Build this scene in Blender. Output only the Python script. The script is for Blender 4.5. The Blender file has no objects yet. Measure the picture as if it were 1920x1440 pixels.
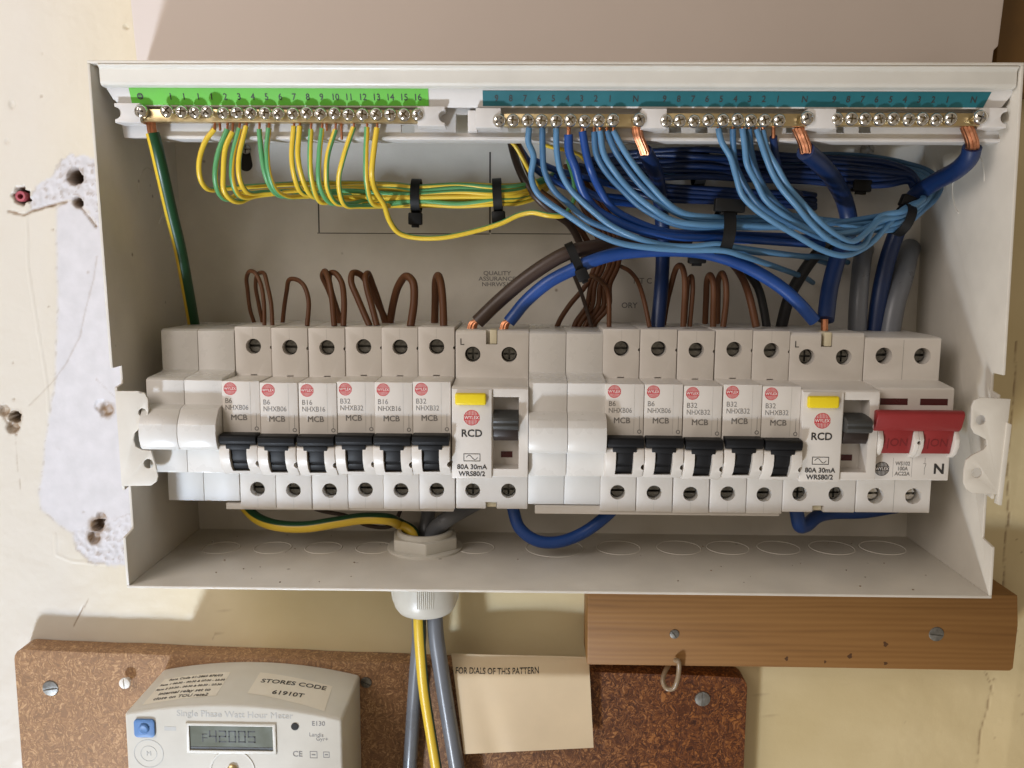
import bpy, bmesh, math, random
import numpy as np
from mathutils import Vector, Matrix, noise
random.seed(7)
SC = bpy.context.scene
COL = SC.collection
S = 0.001                      # everything below is written in millimetres

# ------------------------------------------------------------------ camera
F_PX, CD, CX, CZ = 1651.0, 476.85, 173.7, 73.74
RT = np.array([0.99983928, 0.01687115, 0.00606533])
UP = np.array([-0.00827305, 0.13403517, 0.99094204])
FW = np.array([-0.01590536, 0.99083295, -0.13415321])
cam = bpy.data.cameras.new('camera'); camo = bpy.data.objects.new('camera', cam); COL.objects.link(camo)
cam.sensor_width = 36.0; cam.lens = 36.0 * F_PX / 1920.0
cam.clip_start = 0.01; cam.clip_end = 50
camo.matrix_world = Matrix(((RT[0], UP[0], -FW[0], CX*S), (RT[1], UP[1], -FW[1], -CD*S), (RT[2], UP[2], -FW[2], CZ*S), (0, 0, 0, 1)))
SC.camera = camo

# ------------------------------------------------------------------ light
w = bpy.data.worlds.new('World'); SC.world = w; w.use_nodes = True
wn = w.node_tree; bg = wn.nodes['Background']
tcw = wn.nodes.new('ShaderNodeTexCoord'); sx = wn.nodes.new('ShaderNodeSeparateXYZ')
rampw = wn.nodes.new('ShaderNodeValToRGB')
wn.links.new(tcw.outputs['Generated'], sx.inputs[0])
mr = wn.nodes.new('ShaderNodeMapRange'); mr.inputs[1].default_value = -1; mr.inputs[2].default_value = 1   # the window side of the room (left, low) is brighter
dt = wn.nodes.new('ShaderNodeVectorMath'); dt.operation = 'DOT_PRODUCT'; dt.inputs[1].default_value = (0.93, -0.1, 0.3)
wn.links.new(tcw.outputs['Generated'], dt.inputs[0]); wn.links.new(dt.outputs['Value'], mr.inputs[0]); wn.links.new(mr.outputs[0], rampw.inputs[0])
rampw.color_ramp.elements[0].color = (0.74, 0.645, 0.535, 1)
rampw.color_ramp.elements[1].color = (0.27, 0.21, 0.14, 1)
wn.links.new(rampw.outputs[0], bg.inputs[0]); bg.inputs[1].default_value = 0.60

def area(name, loc, target, size, power, col, spread=180):
    l = bpy.data.lights.new(name, 'AREA'); l.shape = 'DISK'; l.size = size; l.energy = power; l.color = col
    l.spread = math.radians(spread)
    o = bpy.data.objects.new(name, l); COL.objects.link(o); o.location = Vector(loc)
    o.rotation_euler = (Vector(target) - Vector(loc)).to_track_quat('-Z', 'Y').to_euler()
    return o
area('window_light', (-0.60, -1.17, -1.45), (0.10, 0, 0.0), 0.24, 11, (1.0, 0.88, 0.68))
area('cool_window_light', (-0.42, -0.90, -1.02), (-0.10, 0, 0.04), 0.12, 1.35, (0.58, 0.75, 1.0), 55)  # added cool fill, beam narrowed so mainly the left side turns bluish
area('room_light', (-0.50, -0.78, 0.48), (0.0, 0, 0.05), 0.6, 4.1, (1.0, 0.91, 0.86))  # added soft fill for the room's ambient light, set left for falloff

SC.view_settings.view_transform = 'Standard'; SC.view_settings.look = 'None'
SC.view_settings.exposure = 0.2; SC.view_settings.gamma = 1
SC.cycles.max_bounces = 10; SC.cycles.diffuse_bounces = 8

# ------------------------------------------------------------------ helpers
def at(px, py, d):
    "a pixel of the 1920x1440 photograph at a depth d (mm in front of the wall) -> x, z"
    v = FW * F_PX + RT * (px - 960) - UP * (py - 720); t = (CD - d) / v[1]
    return CX + v[0]*t, CZ + v[2]*t
def atz(px, py, z):
    v = FW * F_PX + RT * (px - 960) - UP * (py - 720); t = (z - CZ) / v[2]
    return CX + v[0]*t, CD - v[1]*t
def P(px, py, d):
    x, z = at(px, py, d); return (x, z, d)

def tag(o, label=None, cat=None, group=None, kind=None):
    if label: o['label'] = label
    if cat: o['category'] = cat
    if group: o['group'] = group
    if kind: o['kind'] = kind
    return o
def thing(name, label, cat, loc=(0, 0, 0), group=None):
    o = bpy.data.objects.new(name, None); COL.objects.link(o); o.empty_display_size = 0.01
    o.location = (loc[0]*S, -loc[2]*S, loc[1]*S)
    return tag(o, label, cat, group)

class B:
    "bmesh in mm, coordinates x (right), z (up), d (towards the camera)"
    def __init__(s): s.bm = bmesh.new(); s.uv = s.bm.loops.layers.uv.new('UVMap')
    def _bev(s, faces, off, seg=2, ang=25):
        if off <= 0: return
        es = set(e for f in faces if f.is_valid for e in f.edges)
        es = [e for e in es if len(e.link_faces) == 2 and e.calc_face_angle(0) > math.radians(ang)]
        bmesh.ops.bevel(s.bm, geom=es, offset=off, segments=seg, affect='EDGES', profile=0.5, clamp_overlap=True)
    def extr(s, pts3, vec, bev=0, seg=2, ang=25):
        vs = [s.bm.verts.new(p) for p in pts3]; n = len(vs)
        ve = [s.bm.verts.new(Vector(p) + Vector(vec)) for p in pts3]
        fs = [s.bm.faces.new(vs), s.bm.faces.new(ve[::-1])]
        for i in range(n):
            j = (i+1) % n; fs.append(s.bm.faces.new((vs[j], vs[i], ve[i], ve[j])))
        bmesh.ops.recalc_face_normals(s.bm, faces=fs); s._bev(fs, bev, seg, ang); return s
    def box(s, x0, x1, z0, z1, d0, d1, bev=0, seg=2):
        return s.extr([(x0, -d0, z0), (x1, -d0, z0), (x1, -d0, z1), (x0, -d0, z1)], (0, -(d1-d0), 0), bev, seg)
    def prof(s, poly, x0, x1, bev=0, seg=2, ang=25):
        return s.extr([(x0, -d, z) for d, z in poly], (x1-x0, 0, 0), bev, seg, ang)
    def front(s, poly, d0, d1, bev=0, seg=2, ang=25):
        return s.extr([(x, -d0, z) for x, z in poly], (0, -(d1-d0), 0), bev, seg, ang)
    def flat(s, poly, z0, z1, bev=0, seg=2, ang=25):
        return s.extr([(x, -d, z0) for x, d in poly], (0, 0, z1-z0), bev, seg, ang)
    def cyl(s, x, z, d0, d1, r, n=24, bev=0, r2=None):
        r2 = r if r2 is None else r2
        a = [(x+r*math.cos(2*math.pi*i/n), -d0, z+r*math.sin(2*math.pi*i/n)) for i in range(n)]
        b = [(x+r2*math.cos(2*math.pi*i/n), -d1, z+r2*math.sin(2*math.pi*i/n)) for i in range(n)]
        va = [s.bm.verts.new(p) for p in a]; vb = [s.bm.verts.new(p) for p in b]
        fs = [s.bm.faces.new(va), s.bm.faces.new(vb[::-1])]
        for i in range(n): fs.append(s.bm.faces.new((va[(i+1) % n], va[i], vb[i], vb[(i+1) % n])))
        bmesh.ops.recalc_face_normals(s.bm, faces=fs); s._bev(fs, bev, 2, 50); return s
    def lathe_z(s, x, d, prof, n=32):      # prof: (r, z) rings round a vertical axis
        rings = [[s.bm.verts.new((x+r*math.cos(2*math.pi*i/n), -(d+r*math.sin(2*math.pi*i/n)), z)) for i in range(n)] for r, z in prof]
        for a, b in zip(rings, rings[1:]):
            for i in range(n): s.bm.faces.new((a[i], a[(i+1) % n], b[(i+1) % n], b[i]))
        return s
    def lathe_d(s, x, z, prof, n=24, cap=True):      # prof: (r, d) rings round the depth axis
        rings = [[s.bm.verts.new((x+r*math.cos(2*math.pi*i/n), -d, z+r*math.sin(2*math.pi*i/n))) for i in range(n)] for r, d in prof]
        for a, b in zip(rings, rings[1:]):
            for i in range(n): s.bm.faces.new((a[(i+1) % n], a[i], b[i], b[(i+1) % n]))
        if cap: s.bm.faces.new(rings[-1]); s.bm.faces.new(rings[0][::-1])
        return s
    def plate(s, loops, d0, d1, bev=0, mapping=None):
        "filled outline (first loop) with holes (the others), in the x-z plane"
        cu = bpy.data.curves.new('tmp', 'CURVE'); cu.dimensions = '2D'; cu.fill_mode = 'BOTH'
        cu.extrude = (d1-d0)/2 - bev; cu.bevel_depth = bev; cu.bevel_resolution = 1; cu.offset = -bev
        for lp in loops:
            sp = cu.splines.new('POLY'); sp.points.add(len(lp)-1); sp.use_cyclic_u = True
            for p, q in zip(sp.points, lp): p.co = (q[0], q[1], 0, 1)
        m = (d0+d1)/2
        s._curve(cu, mapping or (lambda c: (c[0], -(m+c[2]), c[1]))); return s
    def _curve(s, cu, mp):
        o = bpy.data.objects.new('tmp', cu); COL.objects.link(o); bpy.context.view_layer.update()
        me = bpy.data.meshes.new_from_object(o.evaluated_get(bpy.context.evaluated_depsgraph_get()))
        bpy.data.objects.remove(o); bpy.data.curves.remove(cu)
        vs = [s.bm.verts.new(mp(v.co)) for v in me.vertices]; fs = []
        for p in me.polygons:
            try: fs.append(s.bm.faces.new([vs[i] for i in p.vertices]))
            except ValueError: pass
        bmesh.ops.remove_doubles(s.bm, verts=vs, dist=1e-4)
        bmesh.ops.recalc_face_normals(s.bm, faces=[f for f in fs if f.is_valid])
        bpy.data.meshes.remove(me)
    def text(s, txt, x, z, d, size, align='CENTER', bold=0, sx=1, shear=0, mode='front', thick=0.05, rot=0):
        cu = bpy.data.curves.new('tmp', 'FONT'); cu.body = txt; cu.size = size; cu.align_x = align; cu.align_y = 'CENTER'
        cu.extrude = thick; cu.resolution_u = 3; cu.shear = shear; cu.space_line = 0.95
        cr, sr = math.cos(rot), math.sin(rot)
        for k_, (ox, oy) in enumerate(((0, 0), (1, 1), (-1, -1), (1, -1), (-1, 1)) if bold else ((0, 0),)):
            o1, o2, o3 = ox*bold*size*0.8, oy*bold*size*0.8, 0.012*k_
            def mp(c):
                a, b = c[0]*sx+o1, c[1]+o2; a, b = a*cr-b*sr, a*sr+b*cr
                if mode == 'front': return (x+a, -(d+c[2]+o3), z+b)
                return (x+a, -(d-b), z+c[2]+o3)
            s._curve(cu.copy(), mp)
        bpy.data.curves.remove(cu); return s
    def tube(s, pts, r, n=10, phase=0, twist=0, caps=True, sub=6, r1=None):
        pts = smooth(pts, sub); m = len(pts)
        T = [(pts[min(i+1, m-1)]-pts[max(i-1, 0)]).normalized() for i in range(m)]
        nrm = Vector((0, -1, 0)); nrm = (nrm - T[0]*nrm.dot(T[0]))
        if nrm.length < 0.05: nrm = Vector((1, 0, 0)) - T[0]*T[0].x
        nrm.normalize(); rings = []; L = 0; Ls = []
        for i in range(m):
            if i: L += (pts[i]-pts[i-1]).length
            Ls.append(L)
            nrm = (nrm - T[i]*nrm.dot(T[i])).normalized(); bi = T[i].cross(nrm)
            rr = r if r1 is None else r + (r1-r)*i/(m-1)
            rings.append([s.bm.verts.new(pts[i] + (nrm*math.cos(2*math.pi*k/n) + bi*math.sin(2*math.pi*k/n))*rr) for k in range(n)])
        for i in range(m-1):
            for k in range(n):
                f = s.bm.faces.new((rings[i][k], rings[i][(k+1) % n], rings[i+1][(k+1) % n], rings[i+1][k]))
                for l, (kk, ii) in zip(f.loops, ((k, i), (k+1, i), (k+1, i+1), (k, i+1))):
                    l[s.uv].uv = (kk/n + phase + twist*Ls[ii], Ls[ii]/10)
        if caps:
            for rg in (rings[0][::-1], rings[-1]):
                f = s.bm.faces.new(rg)
                for l in f.loops: l[s.uv].uv = (0.9, 0)
        return s
    def cut(s, o):
        a = tmpobj(s.bm); b = tmpobj(o.bm)
        md = a.modifiers.new('b', 'BOOLEAN'); md.object = b; md.operation = 'DIFFERENCE'; md.solver = 'EXACT'; md.use_self = True
        bpy.context.view_layer.update()
        me = bpy.data.meshes.new_from_object(a.evaluated_get(bpy.context.evaluated_depsgraph_get()))
        s.bm.free(); s.bm = bmesh.new(); s.bm.from_mesh(me); s.uv = s.bm.loops.layers.uv.verify()
        for q in (a, b): dd = q.data; bpy.data.objects.remove(q); bpy.data.meshes.remove(dd)
        bpy.data.meshes.remove(me); o.bm.free(); return s
    def shear(s, fn):
        for v in s.bm.verts: v.co = fn(v.co)
        return s
    def out(s, name, mat, parent=None, loc=None, smooth_ang=35):
        me = bpy.data.meshes.new(name)
        if loc is not None: bmesh.ops.translate(s.bm, verts=s.bm.verts[:], vec=(-loc[0], loc[2], -loc[1]))
        bmesh.ops.scale(s.bm, verts=s.bm.verts[:], vec=(S, S, S)); s.bm.to_mesh(me); s.bm.free()
        me.polygons.foreach_set('use_smooth', [True]*len(me.polygons)); me.set_sharp_from_angle(angle=math.radians(smooth_ang))
        me.materials.append(mat); o = bpy.data.objects.new(name, me); COL.objects.link(o)
        if loc is not None: o.location = (loc[0]*S, -loc[2]*S, loc[1]*S)
        if parent: o.parent = parent
        return o
def tmpobj(bm):
    me = bpy.data.meshes.new('t'); bm.to_mesh(me); o = bpy.data.objects.new('t', me); COL.objects.link(o); return o
def smooth(pts, sub):
    p = [Vector((a[0], -a[2], a[1])) for a in pts]
    if sub <= 1 or len(p) < 3: return p
    q = [2*p[0]-p[1]] + p + [2*p[-1]-p[-2]]; out = []
    for i in range(1, len(q)-2):
        p0, p1, p2, p3 = q[i-1:i+3]
        t0 = 0; t1 = max((p1-p0).length, 1e-3)**.5; t2 = t1+max((p2-p1).length, 1e-3)**.5; t3 = t2+max((p3-p2).length, 1e-3)**.5
        for k in range(sub):
            t = t1+(t2-t1)*k/sub
            a1 = (t1-t)/(t1-t0)*p0+(t-t0)/(t1-t0)*p1; a2 = (t2-t)/(t2-t1)*p1+(t-t1)/(t2-t1)*p2; a3 = (t3-t)/(t3-t2)*p2+(t-t2)/(t3-t2)*p3
            b1 = (t2-t)/(t2-t0)*a1+(t-t0)/(t2-t0)*a2; b2 = (t3-t)/(t3-t1)*a2+(t-t1)/(t3-t1)*a3
            out.append((t2-t)/(t2-t1)*b1+(t-t1)/(t2-t1)*b2)
    return out + [p[-1]]
def arc(cx, cz, r, a0, a1, n=8, rz=None):
    rz = rz or r
    return [(cx+r*math.cos(math.radians(a0+(a1-a0)*i/n)), cz+rz*math.sin(math.radians(a0+(a1-a0)*i/n))) for i in range(n+1)]
def circ(cx, cz, r, n=20): return arc(cx, cz, r, 0, 360*(n-1)/n, n-1)
def copy_tree(o, parent=None, skip=None):
    c = o.copy(); COL.objects.link(c)
    if parent: c.parent = parent
    for ch in list(o.children):
        if not (skip and ch.name.startswith(skip)): copy_tree(ch, c)
    return c

# ------------------------------------------------------------------ materials
def mat(name, col, rough=0.5, metal=0.0, spec=0.5, var=0.06, vscale=60, bump=0.0, bscale=900, coat=0, specks=0, rvar=0.08, sss=0):
    m = bpy.data.materials.new(name); m.use_nodes = True; nt = m.node_tree; b = nt.nodes['Principled BSDF']
    b.inputs['Roughness'].default_value = rough; b.inputs['Metallic'].default_value = metal
    b.inputs['Specular IOR Level'].default_value = spec; b.inputs['Coat Weight'].default_value = coat
    if sss: b.inputs['Subsurface Weight'].default_value = sss; b.inputs['Subsurface Scale'].default_value = 0.001
    tc = nt.nodes.new('ShaderNodeTexCoord'); n = nt.nodes.new('ShaderNodeTexNoise')
    n.inputs['Scale'].default_value = vscale; n.inputs['Detail'].default_value = 6; n.inputs['Roughness'].default_value = 0.6
    nt.links.new(tc.outputs['Object'], n.inputs['Vector'])
    r = nt.nodes.new('ShaderNodeMapRange'); r.inputs[1].default_value = 0.3; r.inputs[2].default_value = 0.7
    r.inputs[3].default_value = 1-var; r.inputs[4].default_value = 1+var; nt.links.new(n.outputs[0], r.inputs[0])
    mx = nt.nodes.new('ShaderNodeVectorMath'); mx.operation = 'SCALE'; mx.inputs[0].default_value = col[:3]
    nt.links.new(r.outputs[0], mx.inputs['Scale']); last = mx.outputs[0]
    if specks:
        v = nt.nodes.new('ShaderNodeTexVoronoi'); v.inputs['Scale'].default_value = 70; nt.links.new(tc.outputs['Object'], v.inputs['Vector'])
        lt = nt.nodes.new('ShaderNodeMapRange'); lt.inputs[1].default_value = 0.02*specks; lt.inputs[2].default_value = 0.07*specks
        lt.inputs[3].default_value = 0.75; lt.inputs[4].default_value = 0.0; nt.links.new(v.outputs['Distance'], lt.inputs[0])
        g = nt.nodes.new('ShaderNodeMath'); g.operation = 'GREATER_THAN'; g.inputs[1].default_value = 0.72
        sp = nt.nodes.new('ShaderNodeSeparateColor'); nt.links.new(v.outputs['Color'], sp.inputs[0]); nt.links.new(sp.outputs[0], g.inputs[0])
        ml = nt.nodes.new('ShaderNodeMath'); ml.operation = 'MULTIPLY'; nt.links.new(g.outputs[0], ml.inputs[0]); nt.links.new(lt.outputs[0], ml.inputs[1])
        mm = nt.nodes.new('ShaderNodeMixRGB'); mm.inputs[2].default_value = (0.12, 0.08, 0.05, 1)
        nt.links.new(ml.outputs[0], mm.inputs[0]); nt.links.new(last, mm.inputs[1]); last = mm.outputs[0]
    nt.links.new(last, b.inputs['Base Color'])
    rr = nt.nodes.new('ShaderNodeMapRange'); rr.inputs[1].default_value = 0.3; rr.inputs[2].default_value = 0.7
    rr.inputs[3].default_value = max(0, rough-rvar); rr.inputs[4].default_value = min(1, rough+rvar)
    nt.links.new(n.outputs[0], rr.inputs[0]); nt.links.new(rr.outputs[0], b.inputs['Roughness'])
    if bump:
        n2 = nt.nodes.new('ShaderNodeTexNoise'); n2.inputs['Scale'].default_value = bscale; n2.inputs['Detail'].default_value = 3
        nt.links.new(tc.outputs['Object'], n2.inputs['Vector'])
        bp = nt.nodes.new('ShaderNodeBump'); bp.inputs['Strength'].default_value = bump; bp.inputs['Distance'].default_value = 0.0002
        nt.links.new(n2.outputs[0], bp.inputs['Height']); nt.links.new(bp.outputs[0], b.inputs['Normal'])
    return m
M = dict(
    steel=mat('white_powder_coat', (0.645, 0.61, 0.545), 0.42, bump=0.3, bscale=1400, specks=1.2, var=0.07, vscale=35, rvar=0.14),
    rail=mat('white_rail_plastic', (0.66, 0.64, 0.585), 0.38, var=0.04),
    carrier=mat('white_carrier_plastic', (0.66, 0.64, 0.62), 0.4, var=0.05),
    mod=mat('module_plastic', (0.67, 0.635, 0.59), 0.36, var=0.04, bump=0.08, bscale=2500),
    mod2=mat('blank_plastic', (0.68, 0.665, 0.635), 0.3, var=0.03, bump=0.05, bscale=2500),
    black=mat('black_plastic', (0.006, 0.0065, 0.008), 0.5, spec=0.25, var=0.2, bump=0.05),
    dark=mat('dark_recess', (0.012, 0.011, 0.010), 0.7, var=0.2),
    seam=mat('seam_shadow_gap', (0.07, 0.06, 0.05), 0.8, var=0.2),
    grey=mat('grey_lever_plastic', (0.040, 0.041, 0.040), 0.5, var=0.15),
    yellow=mat('yellow_button', (0.80, 0.62, 0.015), 0.35, var=0.05),
    red=mat('red_handle', (0.25, 0.020, 0.022), 0.38, var=0.06, bump=0.05),
    ered=mat('embossed_red', (0.16, 0.010, 0.012), 0.5),
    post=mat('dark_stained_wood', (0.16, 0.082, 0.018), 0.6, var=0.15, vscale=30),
    drum=mat('lever_drum_plastic', (0.022, 0.014, 0.012), 0.4),
    knot=mat('pine_knot', (0.085, 0.034, 0.010), 0.6, var=0.2),
    plastic_hook=mat('old_hook_plastic', (0.26, 0.19, 0.12), 0.3, spec=0.6),
    crumb=mat('plaster_crumb', (0.26, 0.20, 0.14), 0.9, var=0.6, vscale=80),
    dred=mat('dark_red_window', (0.07, 0.006, 0.008), 0.25, var=0.1),
    logo=mat('red_print', (0.52, 0.04, 0.05), 0.5, var=0.08),
    ink=mat('black_print', (0.03, 0.028, 0.028), 0.5, var=0.1),
    gink=mat('grey_print', (0.20, 0.19, 0.18), 0.5, var=0.15),
    fink=mat('faint_print', (0.46, 0.45, 0.42), 0.5, var=0.1),
    white=mat('white_print', (0.75, 0.70, 0.66), 0.5, var=0.03),
    brass=mat('brass', (0.66, 0.53, 0.30), 0.34, metal=1, var=0.12, vscale=200),
    chrome=mat('bright_steel', (0.72, 0.70, 0.66), 0.18, metal=1, var=0.15, vscale=400),
    oldsteel=mat('old_screw_steel', (0.24, 0.235, 0.22), 0.5, metal=0.85, var=0.35, vscale=300),
    dull=mat('dull_steel', (0.42, 0.41, 0.39), 0.42, metal=0.9, var=0.3, vscale=300),
    dscrew=mat('dark_terminal_screw', (0.17, 0.165, 0.15), 0.35, metal=0.9, var=0.4, vscale=500),
    copper=mat('copper', (0.52, 0.225, 0.12), 0.42, metal=1, var=0.2, vscale=400),
    lblue=mat('light_blue_pvc', (0.085, 0.21, 0.37), 0.42, var=0.08),
    lblue2=mat('muted_blue_pvc', (0.05, 0.14, 0.27), 0.42, var=0.08),
    blue=mat('deep_blue_pvc', (0.010, 0.055, 0.24), 0.36, var=0.1),
    navy=mat('navy_pvc', (0.004, 0.020, 0.085), 0.4, var=0.1),
    brown=mat('brown_pvc', (0.105, 0.040, 0.015), 0.5, spec=0.35, var=0.12),
    dbrown=mat('dark_brown_pvc', (0.05, 0.03, 0.022), 0.42, var=0.1),
    gcable=mat('grey_pvc', (0.15, 0.16, 0.18), 0.32, var=0.1, vscale=40),
    black_pvc=mat('black_pvc', (0.012, 0.012, 0.013), 0.45),
    tie=mat('cable_tie_nylon', (0.006, 0.006, 0.006), 0.5, spec=0.25, var=0.2),
    green=mat('green_label', (0.12, 0.48, 0.04), 0.5, var=0.05),
    teal=mat('teal_label', (0.008, 0.125, 0.155), 0.45, var=0.1),
    board=mat('white_backing_board', (0.64, 0.565, 0.52), 0.55, var=0.025, vscale=12, specks=0.5),
    gland=mat('gland_plastic', (0.58, 0.56, 0.50), 0.35, var=0.04),
    meter=mat('meter_plastic', (0.60, 0.575, 0.51), 0.42, var=0.04, bump=0.05),
    sticker=mat('sticker_paper', (0.72, 0.67, 0.57), 0.5, var=0.04),
    lcd=mat('lcd_glass', (0.15, 0.165, 0.135), 0.18, var=0.1, vscale=90),
    blueb=mat('blue_button', (0.085, 0.20, 0.44), 0.45, var=0.05),
    card=mat('manila_card', (0.63, 0.50, 0.33), 0.65, var=0.06, vscale=25, specks=0.7),
    plug=mat('red_wall_plug', (0.38, 0.075, 0.10), 0.5, var=0.2),
    cream=mat('cream_insert', (0.72, 0.66, 0.48), 0.5, var=0.05),
    wscrew=mat('white_painted_screw', (0.75, 0.73, 0.68), 0.4, var=0.05),
)
def earth_mat(name, g=0.43, g_col=(0.10, 0.33, 0.13, 1)):
    m = bpy.data.materials.new(name); m.use_nodes = True; nt = m.node_tree; b = nt.nodes['Principled BSDF']
    b.inputs['Roughness'].default_value = 0.36
    uv = nt.nodes.new('ShaderNodeUVMap'); sp = nt.nodes.new('ShaderNodeSeparateXYZ'); nt.links.new(uv.outputs[0], sp.inputs[0])
    fr = nt.nodes.new('ShaderNodeMath'); fr.operation = 'FRACT'; nt.links.new(sp.outputs[0], fr.inputs[0])
    cr = nt.nodes.new('ShaderNodeValToRGB'); cr.color_ramp.interpolation = 'LINEAR'
    Y = (0.72, 0.50, 0.04, 1); G = g_col
    e = cr.color_ramp.elements; e[0].position = 0; e[0].color = G; e[1].position = g-.01; e[1].color = G
    a = e.new(g+.01); a.color = Y; a = e.new(0.985); a.color = Y; a = e.new(1.0); a.color = G
    nt.links.new(fr.outputs[0], cr.inputs[0]); nt.links.new(cr.outputs[0], b.inputs['Base Color']); return m
M['earth'] = earth_mat('green_yellow_pvc')
M['earth_big'] = earth_mat('green_yellow_pvc_thick', 0.5, (0.006, 0.058, 0.018, 1))

def chipboard():
    m = bpy.data.materials.new('chipboard'); m.use_nodes = True; nt = m.node_tree; b = nt.nodes['Principled BSDF']
    N = nt.nodes.new; L = nt.links.new; tc = N('ShaderNodeTexCoord')
    nz = N('ShaderNodeTexNoise'); nz.inputs['Scale'].default_value = 130; nz.inputs['Detail'].default_value = 2; L(tc.outputs['Object'], nz.inputs['Vector'])
    ad = N('ShaderNodeMixRGB'); ad.blend_type = 'LINEAR_LIGHT'; ad.inputs[0].default_value = 0.006
    L(tc.outputs['Object'], ad.inputs[1]); L(nz.outputs['Color'], ad.inputs[2])
    cols = []
    for i, (rz, sc) in enumerate(((0.5, (1600, 500, 420)), (-0.7, (470, 500, 1650)), (1.3, (1250, 500, 540)))):
        mp = N('ShaderNodeMapping'); mp.inputs['Rotation'].default_value = (0, rz, 0); mp.inputs['Scale'].default_value = sc; L(ad.outputs[0], mp.inputs[0])
        v = N('ShaderNodeTexVoronoi'); v.inputs['Scale'].default_value = 1; L(mp.outputs[0], v.inputs['Vector'])
        s2 = N('ShaderNodeSeparateColor'); L(v.outputs['Color'], s2.inputs[0]); cols.append(s2.outputs[0])
    mx = N('ShaderNodeMath'); mx.operation = 'MULTIPLY'; L(cols[0], mx.inputs[0]); L(cols[1], mx.inputs[1])
    m2 = N('ShaderNodeMath'); m2.operation = 'ADD'; L(mx.outputs[0], m2.inputs[0])
    m3 = N('ShaderNodeMath'); m3.operation = 'MULTIPLY'; m3.inputs[1].default_value = 0.5; L(cols[2], m3.inputs[0]); L(m3.outputs[0], m2.inputs[1])
    cr = N('ShaderNodeValToRGB'); e = cr.color_ramp.elements
    e[0].position = 0.0; e[0].color = (0.06, 0.022, 0.007, 1); e[1].position = 1.1; e[1].color = (0.50, 0.31, 0.155, 1)
    q = e.new(0.35); q.color = (0.15, 0.064, 0.024, 1); q = e.new(0.75); q.color = (0.31, 0.165, 0.070, 1)
    L(m2.outputs[0], cr.inputs[0])
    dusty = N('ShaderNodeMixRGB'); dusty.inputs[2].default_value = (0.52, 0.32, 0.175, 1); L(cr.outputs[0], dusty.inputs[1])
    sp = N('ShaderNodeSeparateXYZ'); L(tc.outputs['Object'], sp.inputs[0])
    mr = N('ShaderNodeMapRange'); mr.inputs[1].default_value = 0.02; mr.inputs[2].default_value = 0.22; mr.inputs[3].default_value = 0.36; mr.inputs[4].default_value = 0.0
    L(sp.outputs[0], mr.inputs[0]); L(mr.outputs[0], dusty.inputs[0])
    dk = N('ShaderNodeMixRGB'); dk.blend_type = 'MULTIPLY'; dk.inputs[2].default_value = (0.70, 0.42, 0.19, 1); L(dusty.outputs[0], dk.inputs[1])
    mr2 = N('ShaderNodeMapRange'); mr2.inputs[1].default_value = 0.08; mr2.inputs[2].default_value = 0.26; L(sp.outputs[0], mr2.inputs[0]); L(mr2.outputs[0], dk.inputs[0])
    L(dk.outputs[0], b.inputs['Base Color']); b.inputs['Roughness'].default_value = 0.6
    bp = N('ShaderNodeBump'); bp.inputs['Strength'].default_value = 0.5; bp.inputs['Distance'].default_value = 0.0004; L(m2.outputs[0], bp.inputs['Height']); L(bp.outputs[0], b.inputs['Normal'])
    return m
M['chip'] = chipboard()
def pine():
    m = bpy.data.materials.new('pine_batten'); m.use_nodes = True; nt = m.node_tree; b = nt.nodes['Principled BSDF']
    N = nt.nodes.new; L = nt.links.new; tc = N('ShaderNodeTexCoord')
    mp = N('ShaderNodeMapping'); mp.inputs['Scale'].default_value = (6, 60, 90); L(tc.outputs['Object'], mp.inputs[0])
    nz = N('ShaderNodeTexNoise'); nz.inputs['Scale'].default_value = 1.3; nz.inputs['Detail'].default_value = 8; nz.inputs['Distortion'].default_value = 0.6; L(mp.outputs[0], nz.inputs['Vector'])
    wv = N('ShaderNodeTexWave'); wv.bands_direction = 'Z'; wv.inputs['Scale'].default_value = 1.1; wv.inputs['Distortion'].default_value = 15
    wv.inputs['Detail'].default_value = 4; wv.inputs['Detail Scale'].default_value = 0.5; L(mp.outputs[0], wv.inputs['Vector'])
    cr = N('ShaderNodeValToRGB'); e = cr.color_ramp.elements
    e[0].color = (0.10, 0.042, 0.010, 1); e[1].color = (0.34, 0.175, 0.052, 1); q = e.new(0.38); q.color = (0.245, 0.115, 0.030, 1)
    ml = N('ShaderNodeMixRGB'); ml.inputs[0].default_value = 0.22; L(nz.outputs[0], ml.inputs[1]); L(wv.outputs[0], ml.inputs[2]); L(ml.outputs[0], cr.inputs[0])
    L(cr.outputs[0], b.inputs['Base Color']); b.inputs['Roughness'].default_value = 0.55
    bp = N('ShaderNodeBump'); bp.inputs['Strength'].default_value = 0.25; bp.inputs['Distance'].default_value = 0.0005; L(ml.outputs[0], bp.inputs['Height']); L(bp.outputs[0], b.inputs['Normal'])
    return m
M['pine'] = pine()

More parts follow.
